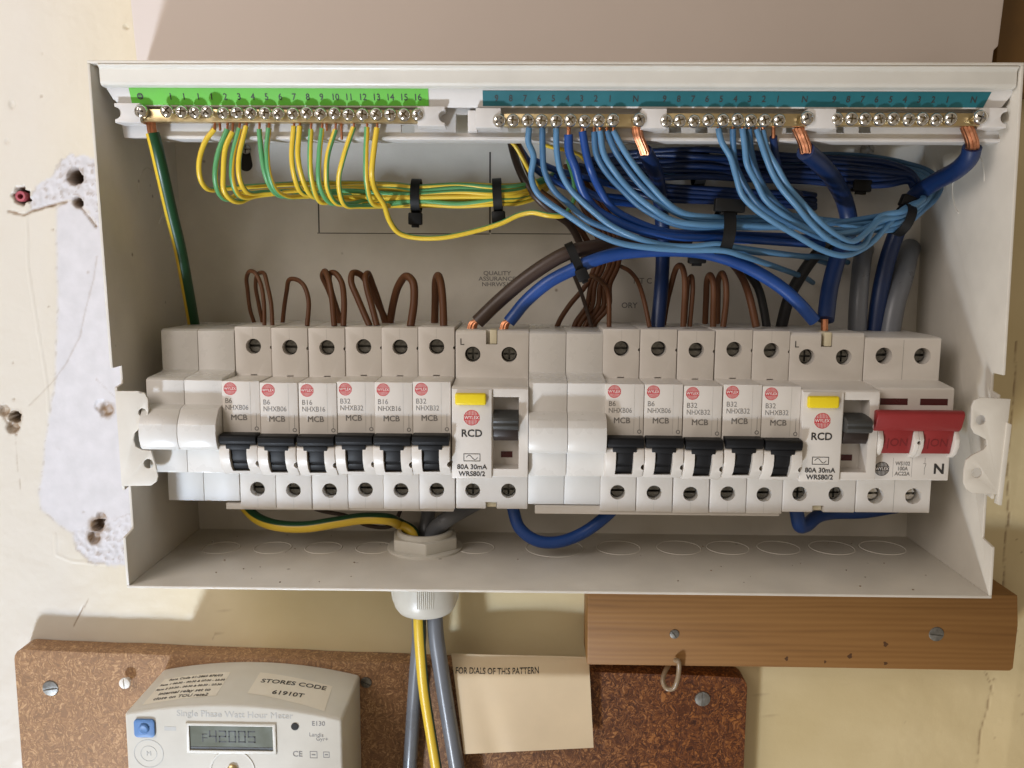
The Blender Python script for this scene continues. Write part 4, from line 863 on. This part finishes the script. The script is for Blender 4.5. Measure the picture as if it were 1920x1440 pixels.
wire3('supply_cable', 'thick dark brown cable arching into the top left of the left RCD', [(895, 604, 50), (909, 590, 50), (933, 567, 50), (985, 523, 51), (1037, 488, 52), (1068, 473, 52), (1110, 464, 50), (1160, 458, 44), (1230, 452, 32), (1290, 448, 16)], [], [], 3.5, M['dbrown'], cop=[(884, 618, 50), (888, 606, 50), (896, 602, 50)], strands=6)
wire3('neutral_cable', 'bright blue cable arching from the left RCD over to the right RCD', [(954, 604, 52), (966, 589, 52), (985, 566, 53), (1027, 530, 55), (1068, 508, 56), (1106, 491, 57), (1152, 477, 57), (1215, 470, 56), (1290, 470, 55), (1331, 476, 55), (1369, 487, 55), (1406, 503, 54), (1462, 537, 53), (1500, 571, 52), (1527, 602, 51)], [], [], 3.1, M['blue'], cop=[(944, 618, 52), (948, 606, 52), (956, 602, 52)], strands=6)
tag(B().tube([P(1546, 598, 50), P(1546, 620, 50)], 1.8, 8, sub=2).out('bare_conductor', M['copper']), 'bare copper end going into the top of the right RCD', 'wire end')
wire('neutral_cable', 'dark blue cable hanging in a U below the left RCD and middle blanks', [(958, 930, 40), (962, 958, 42), (973, 990, 44), (1003, 1014, 46), (1045, 1018, 46), (1090, 1001, 44), (1135, 968, 42), (1165, 935, 36), (1180, 900, 26)], 3.1, M['blue'], 'cable', n=16)
wire('neutral_cable', 'short dark blue cable loop bulging out below the right RCD', [(1490, 935, 44), (1494, 965, 46), (1500, 986, 46), (1512, 984, 42), (1530, 970, 34), (1560, 962, 26), (1620, 958, 20), (1680, 950, 16)], 3.5, M['blue'], 'cable', n=16)
wire('grey_cable', 'grey sheathed cable standing behind the main switch, nearer the breakers', [(1622, 468, 3), (1619, 482, 12), (1614, 510, 20), (1610, 560, 24), (1606, 640, 26)], 4.6, M['gcable'], 'cable', n=18, group='grey tails behind the main switch')
wire('grey_cable', 'grey sheathed cable behind the main switch, nearer the right side panel', [(1706, 466, 3), (1700, 480, 12), (1690, 520, 20), (1677, 570, 24), (1664, 640, 26)], 5.4, M['gcable'], 'cable', n=18, group='grey tails behind the main switch')
wire('neutral_cable', 'black cable slanting down left between the blue cables above the right RCD', [(1555, 455, 30), (1530, 480, 28), (1500, 520, 24), (1478, 560, 20), (1462, 625, 18)], 3.0, M['black_pvc'], 'cable')
wire('neutral_cable', 'black cable dropping behind the right bank beside a brown wire', [(1380, 490, 20), (1402, 512, 26), (1421, 540, 30), (1432, 580, 32), (1440, 630, 32)], 2.1, M['black_pvc'], 'cable')

# brown hoops into the breakers
hoops = [
 ([(477, 606), (470, 580), (464, 546), (461, 522), (468, 508), (479, 512), (489, 533), (495, 565), (496, 611)], 1.12, 'thin brown hoop wire furthest left, in the first B6 breaker'),
 ([(492, 604), (484, 570), (480, 535), (484, 514), (494, 513), (503, 536), (509, 570), (511, 611)], 1.12, 'thin brown hoop wire just right of the leftmost one'),
 ([(530, 604), (533, 575), (537, 546), (543, 526), (555, 523), (569, 536), (577, 562), (576, 611)], 1.25, 'single wide brown hoop wire over the second breaker'),
 ([(636, 604), (627, 575), (615, 543), (605, 518), (608, 509), (616, 524), (622, 550), (627, 611)], 1.6, 'brown hoop wire, left of the two over the third breaker'),
 ([(640, 604), (630, 570), (618, 530), (618, 514), (627, 511), (639, 528), (646, 560), (644, 611)], 1.6, 'brown hoop wire, right of the two over the third breaker'),
 ([(726, 604), (712, 575), (696, 545), (676, 516), (662, 512), (659, 527), (670, 560), (693, 611)], 1.75, 'brown hoop wire leaning left over the fourth breaker, left of its pair'),
 ([(722, 605), (712, 570), (699, 535), (690, 514), (685, 518), (689, 545), (696, 575), (707, 611)], 1.75, 'brown hoop wire leaning left over the fourth breaker, right of its pair'),
 ([(731, 606), (737, 570), (746, 536), (762, 517), (775, 528), (777, 560), (770, 612)], 2.15, 'thick brown hoop wire over the fifth breaker'),
 ([(815, 606), (815, 560), (816, 525), (821, 517), (826, 530), (829, 565), (832, 612)], 2.1, 'thick upright brown hoop wire over the last breaker of the left bank')]
for pts, r, lab in hoops:
    n_ = len(pts); wire('live_wire', lab, [(x_, y_, 30+22*i/(n_-1)) for i, (x_, y_) in enumerate(pts)], r*0.9, M['brown'], group='brown hoop wires')
hoops2 = [
 ([(1108, 515, 30), (1125, 525, 40), (1137, 540, 46), (1143, 565, 50), (1142, 613, 52)], 1.3, 'brown wire bending down into the first breaker of the right bank'),
 ([(1165, 500, 20), (1180, 508, 30), (1195, 528, 40), (1209, 565, 48), (1218, 613, 52)], 1.2, 'thin dark brown wire slanting into the second breaker of the right bank'),
 ([(1244, 608, 30), (1250, 570, 32), (1258, 535, 36), (1268, 503, 40), (1278, 498, 46), (1283, 520, 50), (1281, 613, 52)], 1.55, 'brown hoop wire, tallest one over the right bank'),
 ([(1284, 606, 34), (1287, 560, 38), (1290, 525, 42), (1297, 517, 46), (1299, 540, 48), (1293, 613, 50)], 1.25, 'small brown hoop wire right of the tallest one'),
 ([(1322, 606, 34), (1324, 560, 38), (1326, 525, 42), (1332, 515, 46), (1337, 530, 50), (1337, 613, 52)], 1.65, 'bright brown hoop wire over the middle of the right bank, left of its pair'),
 ([(1345, 606, 34), (1345, 560, 38), (1348, 525, 42), (1355, 513, 46), (1362, 530, 50), (1361, 565, 51), (1356, 613, 52)], 1.6, 'bright brown hoop wire over the middle of the right bank, right of its pair'),
 ([(1368, 490, 18), (1382, 506, 30), (1396, 530, 42), (1408, 565, 49), (1418, 613, 52)], 2.0, 'brown wire slanting down into the last breakers of the right bank')]
for pts, r, lab in hoops2: wire('live_wire', lab, pts, r*0.92, M['brown'], group='brown hoop wires')
# brown wires rising behind the blanks to the cable hole
for i, x_ in enumerate((1045, 1078, 1088, 1097, 1106, 1115)):
    lab = ['brown wire slanting up from behind the middle blanks, leftmost of the fan', 'second brown wire of the fan behind the middle blanks', 'third brown wire of the fan behind the middle blanks', 'fourth brown wire of the fan behind the middle blanks', 'fifth brown wire of the fan behind the middle blanks', 'rightmost brown wire of the fan behind the middle blanks'][i]
    wire('live_wire', lab, [(x_-6, 640, 26), (x_, 608, 26), (x_+20+i, 575, 26), (1098+i*9, 535, 26), (1114+i*9, 500, 24), (1122+i*8, 462, 18), (1112+i*8, 425, 14), (1092+i*8, 385, 12), (1072+i*6, 345, 10), (1060+i*5, 310, 5)], 1.3, M['brown'], group='fan of brown wires')
wire('live_wire', 'brown cable dropping from the carrier left of the blue wires, nearer the earth bundle', [(957, 262, 28), (963, 285, 30), (974, 315, 33), (990, 348, 36), (1010, 378, 36), (1040, 402, 32), (1068, 422, 26), (1086, 455, 20), (1100, 500, 18)], 1.9, M['dbrown'])
wire('live_wire', 'brown cable close behind the first one, dropping from the carrier', [(968, 262, 24), (978, 290, 26), (992, 325, 28), (1008, 355, 28), (1040, 380, 24), (1080, 420, 18), (1106, 460, 14)], 1.6, M['brown'])
wire('live_wire', 'thin brown wire passing behind the thick earth cable below the left breakers', [(560, 940, 22), (600, 957, 24), (650, 968, 24), (690, 985, 20), (735, 985, 18), (752, 955, 14)], 1.1, M['dbrown'])
wire('live_wire', 'thin black wire hanging from the tied cables down behind the middle blanks', [(1076, 515, 40), (1088, 545, 36), (1100, 580, 32), (1112, 625, 30)], 1.0, M['dbrown'])

# cable ties
def tie(lab, p, half, dd, hw, head, rot=0, wdt=2.2):
    x_, z_ = at(p[0], p[1], p[2]); t = thing('cable_tie', lab, 'cable tie', (x_, z_, p[2]), 'black cable ties')
    a = half; n = 24
    def ringpts(rr, dr): return [(rr*math.cos(2*math.pi*i/n), dr*math.sin(2*math.pi*i/n)) for i in range(n)]
    b_ = B(); o1 = ringpts(a+0.8, dd+0.8); o2 = ringpts(a, dd)
    va = [[b_.bm.verts.new((sx_, -q[1], q[0])) for q in ring] for sx_, ring in ((-wdt, o1), (wdt, o1), (wdt, o2), (-wdt, o2))]
    for k_ in range(4):
        A_, B_ = va[k_], va[(k_+1) % 4]
        for i in range(n): b_.bm.faces.new((A_[i], A_[(i+1) % n], B_[(i+1) % n], B_[i]))
    bmesh.ops.recalc_face_normals(b_.bm, faces=b_.bm.faces[:])
    R_ = Matrix.Rotation(rot, 4, 'Y'); b_.shear(lambda c: R_ @ c); b_.out('strap', M['tie'], t, smooth_ang=50)
    if head:
        hz, hd = head; h_ = B().box(-hw, hw, hz-2.9, hz+2.9, hd-2, hd+2.6, 0.6).box(-hw*0.55, hw*0.55, hz-4.2, hz-2.5, hd-1.2, hd+1.4, 0.3)
        h_.shear(lambda c: R_ @ c); h_.out('head', M['tie'], t)
    return t
tie('black cable tie round the earth bundle below the end of the green label', (781, 368, 39), 7.6, 7.5, 3.3, (-11.0, 3), 0.02)
tie('black cable tie round the earth bundle beside the keyed seam, nearer the brown cables', (933, 367, 39), 7.6, 7.5, 3.3, (-10.5, 3), -0.06)
tie('black cable tie round the big blue bundle, in the middle of the right half', (1356, 432, 62), 10.2, 13.5, 6.8, (10.8, 8), 0.05, 2.7)
tie('black cable tie round the curved light blue loops near the right side', (1692, 412, 44), 7.0, 8.5, 3.2, (9.5, -4), 0.35, 2.2)
tie('black cable tie with a bulky head on the dark upper bundle at the far right', (1606, 325, 18), 7.5, 8, 4.6, (-7.0, 8), 0.05, 2.8)
tie('black cable tie on the dark upper bundle below the middle bar', (1310, 318, 16), 8.0, 8, 4.0, (8, 4), 0, 2.6)
tie('black cable tie joining the thick brown and bright blue cables', (1080, 491, 54), 9.0, 5.5, 2.8, (-6.5, 5.5), -0.42, 2.0)
tie('small black cable tie end under the blue bundle', (1303, 478, 40), 3.6, 8, 4.2, (-1.2, 5), 0, 2.0)

# screws fixed in the back panel
def slotted(name, lab, px, py, d, r, m, cross=False, rot=0.3, proud=1.2, cat='screw', group=None, dx=0):
    x_, z_ = at(px, py, d+proud); b_ = B().lathe_d(0, 0, [(r*0.5, -4-dx), (r*0.5, -0.6), (r*0.96, -0.5), (r, 0), (r*0.93, proud*0.55), (r*0.6, proud*0.9), (r*0.15, proud)], 24)
    c = B().box(-r*1.3, r*1.3, -r*0.13, r*0.13, proud*0.35, proud+3)
    if cross: c.box(-r*0.13, r*0.13, -r*0.8, r*0.8, proud*0.36, proud+3.1)
    b_.cut(c); R_ = Matrix.Rotation(rot, 4, 'Y'); b_.shear(lambda v: R_ @ v)
    o = b_.out(name, m); o.location = (x_*S, -d*S, z_*S); return tag(o, lab, cat, group)
slotted('fixing_screw', 'dull cross-head screw in the shaded back panel at the upper right', 1628, 280, 2.5, 3.6, M['dull'], True, 0.4)
slotted('fixing_screw', 'small screw in the black keyhole at the upper left of the back panel', 460, 279, 2.6, 2.6, M['dull'], True, 0.1)

# ------------------------------------------------------------------ gland
gl = thing('cable_gland', 'off-white plastic gland and nut through the bottom of the enclosure', 'cable gland', (GX, -75, GD))
def gout(b, n_, m): 
    o = b.out(n_, m); o.data.transform(Matrix.Translation((-GX*S, GD*S, 75*S))); o.parent = gl; return o
hexp = [(GX+18.6*math.cos(math.radians(60*i+22)), GD+18.6*math.sin(math.radians(60*i+22))) for i in range(6)]
zf = ZB+T
def ringcut(b, r): 
    c = B().lathe_z(GX, GD, [(0.01, -120), (r, -120), (r, -40), (0.01, -40)], 32); bmesh.ops.recalc_face_normals(c.bm, faces=c.bm.faces[:]); return b.cut(c)
gout(ringcut(B().flat(hexp, zf+1.2, zf+7.6, 0.8, 2, 20), 13), 'lock_nut', M['gland'])
gout(B().lathe_z(GX, GD, [(13.2, zf), (19.6, zf), (19.6, zf+1.0), (18.8, zf+1.5), (13.2, zf+1.5)], 44), 'washer', M['gland'])
gout(B().lathe_z(GX, GD, [(12.2, -80), (14.6, -80), (14.6, zf+9.4), (14.0, zf+10.0), (12.6, zf+10.0), (12.2, zf+9.4), (12.2, -80)], 44), 'thread_ring', M['gland'])
b_ = B().lathe_z(GX, GD, [(11.0, -107.6), (12.2, -108.6), (14.2, -107.8), (16.0, -105.2), (17.2, -101.5), (17.7, -97), (17.8, -86), (18.6, -85.6), (18.9, -80), (18.9, -75.5), (11.0, -75.5), (11.0, -107.6)], 60)
for base in (84, 174, -6, -96):
    for i in range(9):
        a = math.radians(base+(i-4)*3.3); r_ = 17.85
        b_.tube([(GX+r_*math.cos(a), -87, GD+r_*math.sin(a)), (GX+r_*math.cos(a), -96, GD+r_*math.sin(a)), (GX+(r_-0.6)*math.cos(a), -101, GD+(r_-0.6)*math.sin(a))], 0.30, 6, sub=1)
gout(b_, 'dome_cap', M['gland'])

# ------------------------------------------------------------------ below: batten, chipboard, card, hook, meter
xb0, zt0 = at(1103, 1118, 28); xb1 = at(1905, 1200, 28)[0]
zl = at(1103, 1247, 28)[1]; zr = at(1900, 1259, 28)[1]
b_ = B().front([(xb0, zl), (at(1500, 1252, 28)[0], (zl+zr)/2+0.2), (xb1-1.5, zr), (xb1, zr+1.5), (at(1912, 1145, 28)[0], zr+26), (at(1908, 1127, 28)[0], -97.0), (xb0-0.4, -97.0)], 0.9, 28, 0.9, 2)
LBt = (xb0, -97, 0)
bt = thing('wooden_batten', 'varnished brown pine batten on the wall under the right half of the enclosure', 'batten', LBt)
o = b_.out('wood', M['pine']); o.data.transform(Matrix.Translation((-xb0*S, 0, 97*S))); o.parent = bt
for px, py, r in ((1475, 1235, 0.9), (1547, 1241, 0.6), (1594, 1230, 1.2), (1660, 1208, 1.2), (1660, 1244, 0.9)):
    x_, z_ = at(px, py, 28); pts = [(x_+r*(1+0.4*math.sin(3*a+px))*math.cos(a)-xb0, z_+r*(1.2+0.3*math.cos(2*a+py))*math.sin(a)+97) for a in [2*math.pi*i/14 for i in range(14)]]
    B().plate([pts], 27.9, 28.06).out('knot', M['knot'], bt)
slotted('fixing_screw', 'small dull nail head on the left part of the batten', 1265, 1190, 28, 2.6, M['oldsteel'], False, 0.9, 0.8)
slotted('fixing_screw', 'slotted screw in the right end of the wooden batten', 1757, 1190, 28, 4.0, M['oldsteel'], False, 0.1, 0.7)

zc0 = at(43, 1217, 15)[1]; zc1 = at(633, 1240, 15)[1]; xc0 = at(28, 1260, 15)[0]; xc1 = at(1401, 1300, 15)[0]; sl = (zc1-zc0)/(at(633, 1240, 15)[0]-at(43, 1217, 15)[0])
ztop = lambda x_: zc0 + sl*(x_-xc0)
cb = [(xc0, -330), (xc1, -330), (xc1, ztop(xc1)-6)] + [(xc1-6+6*math.cos(a), ztop(xc1)-6+6*math.sin(a)) for a in (0.4, 0.8, 1.2)] + [(xc1-6, ztop(xc1))]
N_ = 26
cb += [(xc1-6-(xc1-xc0-12)*i/N_, ztop(xc1-6-(xc1-xc0-12)*i/N_)+random.uniform(-0.25, 0.25)) for i in range(1, N_)] + [(xc0+6, ztop(xc0))] + [(xc0+6-6*math.sin(a), ztop(xc0)-6+6*math.cos(a)) for a in (0.4, 0.8, 1.2)] + [(xc0, ztop(xc0)-6)]
LB = (0, -140, 0)
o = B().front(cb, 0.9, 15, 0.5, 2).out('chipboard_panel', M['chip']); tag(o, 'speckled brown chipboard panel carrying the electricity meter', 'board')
slotted('fixing_screw', 'dull slotted screw near the left end of the chipboard', 93, 1292, 15, 4.6, M['oldsteel'], False, -0.15, 1.0)
slotted('fixing_screw', 'white slotted screw standing out of the chipboard near the meter', 232, 1283, 19, 3.2, M['wscrew'], False, 1.5, 1.4, dx=3)
slotted('fixing_screw', 'slotted screw near the right end of the chipboard below the hook', 1318, 1312, 15, 4.4, M['oldsteel'], False, 1.6, 1.0)
slotted('fixing_screw', 'dark screw between the meter and the grey cables', 686, 1281, 15, 3.2, M['dscrew'], False, 0.5, 1.0)

# manila card, curled at the top
def card_depth(u, v): return 17.5 + 8*(0.5-0.5*math.cos(math.pi*max(0, min(1, v/0.24)))) * (1-0.35*v) + 1.6*math.sin(u*3.4+v*1.3) + 3.4*v*v*math.sin(u*2.2+0.5) - 1.6*math.exp(-((u-0.16-0.1*v)/0.09)**2)*v
cols_ = 30; rows = 44; b_ = B(); grid = []
for j in range(rows+1):
    v = j/rows; row = []
    for i in range(cols_+1):
        u = i/cols_
        px = (846+ (870-846)*v)*(1-u) + (1104+(1113-1104)*v)*u; py = (1226+(1414-1226)*v)*(1-u) + (1232+(1402-1232)*v)*u
        dd_ = card_depth(u, v)
        row.append((px, py, dd_))
    grid.append(row)
for th in (0, 0.35):
    vs = [[b_.bm.verts.new((P(*q)[0], -(P(*q)[2]-th), P(*q)[1])) for q in row] for row in grid]
    for j in range(rows):
        for i in range(cols_): b_.bm.faces.new((vs[j][i], vs[j+1][i], vs[j+1][i+1], vs[j][i+1]))
    if th == 0: top = vs
def edge(a, c):
    for k_ in range(len(a)-1): b_.bm.faces.new((a[k_], a[k_+1], c[k_+1], c[k_]))
edge(top[0], vs[0]); edge(top[-1], vs[-1]); edge([r_[0] for r_ in top], [r_[0] for r_ in vs]); edge([r_[-1] for r_ in top], [r_[-1] for r_ in vs])
bmesh.ops.recalc_face_normals(b_.bm, faces=b_.bm.faces[:])
L1 = P(975, 1230, 20); cd = thing('paper_card', 'blank manila card hanging on the chipboard right of the grey cables', 'card', L1)
o = b_.out('card', M['card']); o.data.transform(Matrix.Translation((-L1[0]*S, L1[2]*S, -L1[1]*S))); o.parent = cd
b_ = B().text('FOR DIALS OF THIS PATTERN', *at(932, 1262, 27), 0, 3.45, bold=0.012, sx=1.0, rot=0.02, thick=0.03)
def drape(c):
    x_, z_, d_ = c.x, c.z, 24.0; u = v = 0.3
    for _ in range(8):
        q = np.array([x_-CX, CD-d_, z_-CZ]); k_ = q @ FW; px = 960+F_PX*(q @ RT)/k_; py = 720-F_PX*(q @ UP)/k_
        for _ in range(3):
            u = (px-846-24*v)/(258-15*v); v = (py-1226-6*u)/(188-18*u)
        d_ = card_depth(u, v)
    return Vector((x_, -(d_+0.2), z_))
PG = np.array([P(*q) for row in grid for q in row]); PGx, PGz, PGd = PG[:, 0], PG[:, 1], PG[:, 2]
b_.shear(drape); o = b_.out('printed_text', M['ink']); o.data.transform(Matrix.Translation((-L1[0]*S, L1[2]*S, -L1[1]*S))); o.parent = cd

# bent wire hook
hk = [P(1254, 1246, 20), P(1246, 1262, 24), P(1243, 1278, 27), P(1250, 1291, 29), P(1262, 1291, 30), P(1269, 1278, 31), P(1273, 1256, 31), P(1272, 1240, 31), P(1266, 1238, 29)]
o = B().tube(hk, 1.3, 12).out('wire_hook', M['plastic_hook'], loc=hk[0]); tag(o, 'small brownish bent hook hanging below the batten on the chipboard', 'hook')

# ------------------------------------------------------------------ electricity meter
DM = 64
mx0 = at(233, 1335, DM)[0]; mx1 = at(641, 1345, DM)[0]; mz0 = at(233, 1337, DM)[1]; mz1 = at(641, 1349, DM)[1]; mzc = at(440, 1321, DM)[1]
LM = ((mx0+mx1)/2, -285, 15)
mt = thing('electricity_meter', 'cream single phase electricity meter with a grey display reading 42005', 'electricity meter', LM)
def mout(b, n_, m, par=None):
    o = b.out(n_, m); o.data.transform(Matrix.Translation((-LM[0]*S, LM[2]*S, -LM[1]*S))); o.parent = par or mt; return o
def mtop(x_): 
    u = (x_-mx0)/(mx1-mx0); lin = mz0+(mz1-mz0)*u; return lin + (mzc-(mz0+mz1)/2)*(1-(2*u-1)**2)
ol = [(mx0, -285), (mx1, -285)] + [(mx1-(mx1-mx0)*i/20, mtop(mx1-(mx1-mx0)*i/20)) for i in range(21)]
mout(B().front(ol, 15.3, DM, 1.6, 4, 15), 'case', M['meter'])
# display
def mp(px, py, d=DM): return at(px, py, d)
xa_, zt_ = mp(352, 1357); xb_, zb_ = mp(516, 1410)
def frame_loop(xa_, xb_, z0, z1): return [(xa_, z0), (xb_, z0), (xb_, z1), (xa_, z1)]
fr = mout(B().plate([frame_loop(xa_-0.8, xb_+0.8, zb_-0.8, zt_+0.8), frame_loop(xa_+0.8, xb_-0.8, zb_+0.8, zt_-0.6)], DM-0.2, DM+0.9, 0.2), 'display_frame', M['meter'])
mout(B().box(xa_+0.7, xb_-0.7, zb_+0.7, zt_-0.5, DM-0.1, DM+0.12), 'display', M['lcd'], fr)
SEG = {'4': 'bcfg', '2': 'abged', '0': 'abcdef', '5': 'afgcd', 'F': 'aefg'}
b_ = B(); hh = 5.6; ww = 3.1
def seg(b, ch, x_, z_, k=1.0):
    h_, w_2, t_ = hh*k, ww*k, 0.30*k
    L_ = dict(a=(0, h_, w_2, h_), g=(0, h_/2, w_2, h_/2), d=(0, 0, w_2, 0), f=(0, h_/2, 0, h_), e=(0, 0, 0, h_/2), b=(w_2, h_/2, w_2, h_), c=(w_2, 0, w_2, h_/2))
    for s_ in SEG[ch]:
        a = L_[s_]; b.box(x_+min(a[0], a[2])-t_/1.0, x_+max(a[0], a[2])+t_/1.0, z_+min(a[1], a[3])-t_, z_+max(a[1], a[3])+t_, DM+0.12, DM+0.2)
cx_, cz_ = mp(385, 1390)
for i, ch in enumerate('42005'): seg(b_, ch, cx_+2.4+i*4.9, cz_)
seg(b_, 'F', cx_-1.2, cz_, 0.7)
mout(b_, 'display_digits', M['ink'], fr)
mout(B().box(xa_+0.7, xb_-0.7, zb_+0.7, zb_+2.4, DM+0.12, DM+0.25), 'display_shade', M['grey'], fr)
# button, led, seal
xq, zq = mp(272, 1364); lp = []
for cxs, czs, a0 in ((1, 1, 0), (-1, 1, 90), (-1, -1, 180), (1, -1, 270)): lp += arc(xq+cxs*3.4, zq+czs*3.0, 1.8, a0, a0+90, 5)
bt_ = mout(B().plate([lp], DM-0.2, DM+1.3, 0.4), 'push_button', M['blueb'])
mout(B().lathe_d(xq, zq, [(2.7, DM+1.25), (2.6, DM+1.9), (1.9, DM+2.3), (0.5, DM+2.1)], 24), 'button_centre', M['blueb'], bt_)
xq, zq = mp(553, 1362); mout(B().lathe_d(xq, zq, [(1.9, DM-0.1), (1.9, DM+0.4), (1.4, DM+0.5)], 20), 'led', M['dark'])
xq, zq = mp(279, 1413); b_ = B().plate([circ(xq, zq, 7.6, 36), circ(xq, zq, 7.2, 36)[::-1]], DM, DM+0.12).plate([circ(xq, zq, 4.2, 30), circ(xq, zq, 3.9, 30)[::-1]], DM, DM+0.12)
b_.text('M', xq, zq, DM+0.06, 3.4, bold=0.01); mout(b_, 'seal_mark', M['fink'])
xq, zq = mp(436, 1442); mout(B().plate([circ(xq, zq-1, 11.5, 40), circ(xq, zq-1, 10.8, 40)[::-1]], DM, DM+0.4), 'cover_ring', M['meter'])
mout(B().lathe_d(xq, zq, [(2.6, DM-1), (2.6, DM+1.2), (1.8, DM+1.9), (0.4, DM+2.1)], 20), 'cover_screw', M['brass'])
mout(B().text('Single Phase Watt Hour Meter', *mp(440, 1340), DM+0.05, 4.7, bold=0.006, rot=-0.012), 'printed_text', M['fink'])
b_ = B().text('E130', *mp(597, 1357), DM+0.05, 3.4, bold=0.01).text('Landis', *mp(593, 1378), DM+0.05, 2.9, rot=-0.03).text('Gyr+', *mp(604, 1386), DM+0.05, 2.9, rot=-0.03)
xq, zq = mp(558, 1414); b_.text('CE', xq, zq, DM+0.05, 4.2, bold=0.008)
for px in (588, 612):
    xq, zq = mp(px, 1415); r_ = 1.9 if px == 588 else 1.6
    b_.plate([frame_loop(xq-r_, xq+r_, zq-r_, zq+r_), frame_loop(xq-r_+0.35, xq+r_-0.35, zq-r_+0.35, zq+r_-0.35)[::-1]], DM, DM+0.08).box(xq-r_*0.5, xq+r_*0.5, zq-0.35, zq+0.35, DM, DM+0.08)
mout(b_, 'printed_text', M['gink'])
mout(B().box(*(lambda a, c: (a[0], c[0], c[1], a[1]))(mp(308, 1362), mp(330, 1370)), DM, DM+0.06), 'printed_text', M['fink'])
# stickers lying on the curved top
def tsticker(c4, lines, size, sx_, bold):
    q = [atz(px, py, mzc-1) for px, py in c4]
    b_ = B(); N2 = 10; vs = []
    for i in range(N2+1):
        u = i/N2; xa2 = q[0][0]*(1-u)+q[1][0]*u; da2 = q[0][1]*(1-u)+q[1][1]*u; xb2 = q[3][0]*(1-u)+q[2][0]*u; db2 = q[3][1]*(1-u)+q[2][1]*u
        vs.append((b_.bm.verts.new((xa2, -da2, mtop(xa2)+0.12)), b_.bm.verts.new((xb2, -db2, mtop(xb2)+0.12))))
    for a, c in zip(vs, vs[1:]): b_.bm.faces.new((a[0], c[0], c[1], a[1]))
    bmesh.ops.recalc_face_normals(b_.bm, faces=b_.bm.faces[:]); o = mout(b_, 'sticker', M['sticker'])
    t_ = B(); cx2 = sum(a[0] for a in q)/4; 
    d0 = (q[0][1]+q[1][1])/2; d1 = (q[2][1]+q[3][1])/2; n2 = len(lines)
    for k_, (ln, s_) in enumerate(lines): t_.text(ln, cx2, 0, d0+(d1-d0)*(k_+0.6)/(n2+0.2), size*s_, bold=bold, sx=sx_, mode='top', thick=0.03)
    t_.shear(lambda c: Vector((c.x, c.y, mtop(c.x)+0.2+c.z))); mout(t_, 'printed_text', M['ink'], o)
tsticker([(308, 1264), (433, 1263), (405, 1308), (266, 1312)], [('Rate Code 61-2865 876/03', 0.8), ('Rate 1 00:30 - 00:30 & 07:30 - 23:30', 0.72), ('Rate 2 23:30 - 00:30 & 00:30 - 07:30', 0.72), ('internal relay set to', 1.05), ('close on TOU rate2', 1.05)], 4.0, 0.82, 0.008)
tsticker([(488, 1264), (623, 1275), (608, 1320), (464, 1303)], [('STORES CODE', 1), ('61910T', 1)], 5.6, 0.95, 0.014)
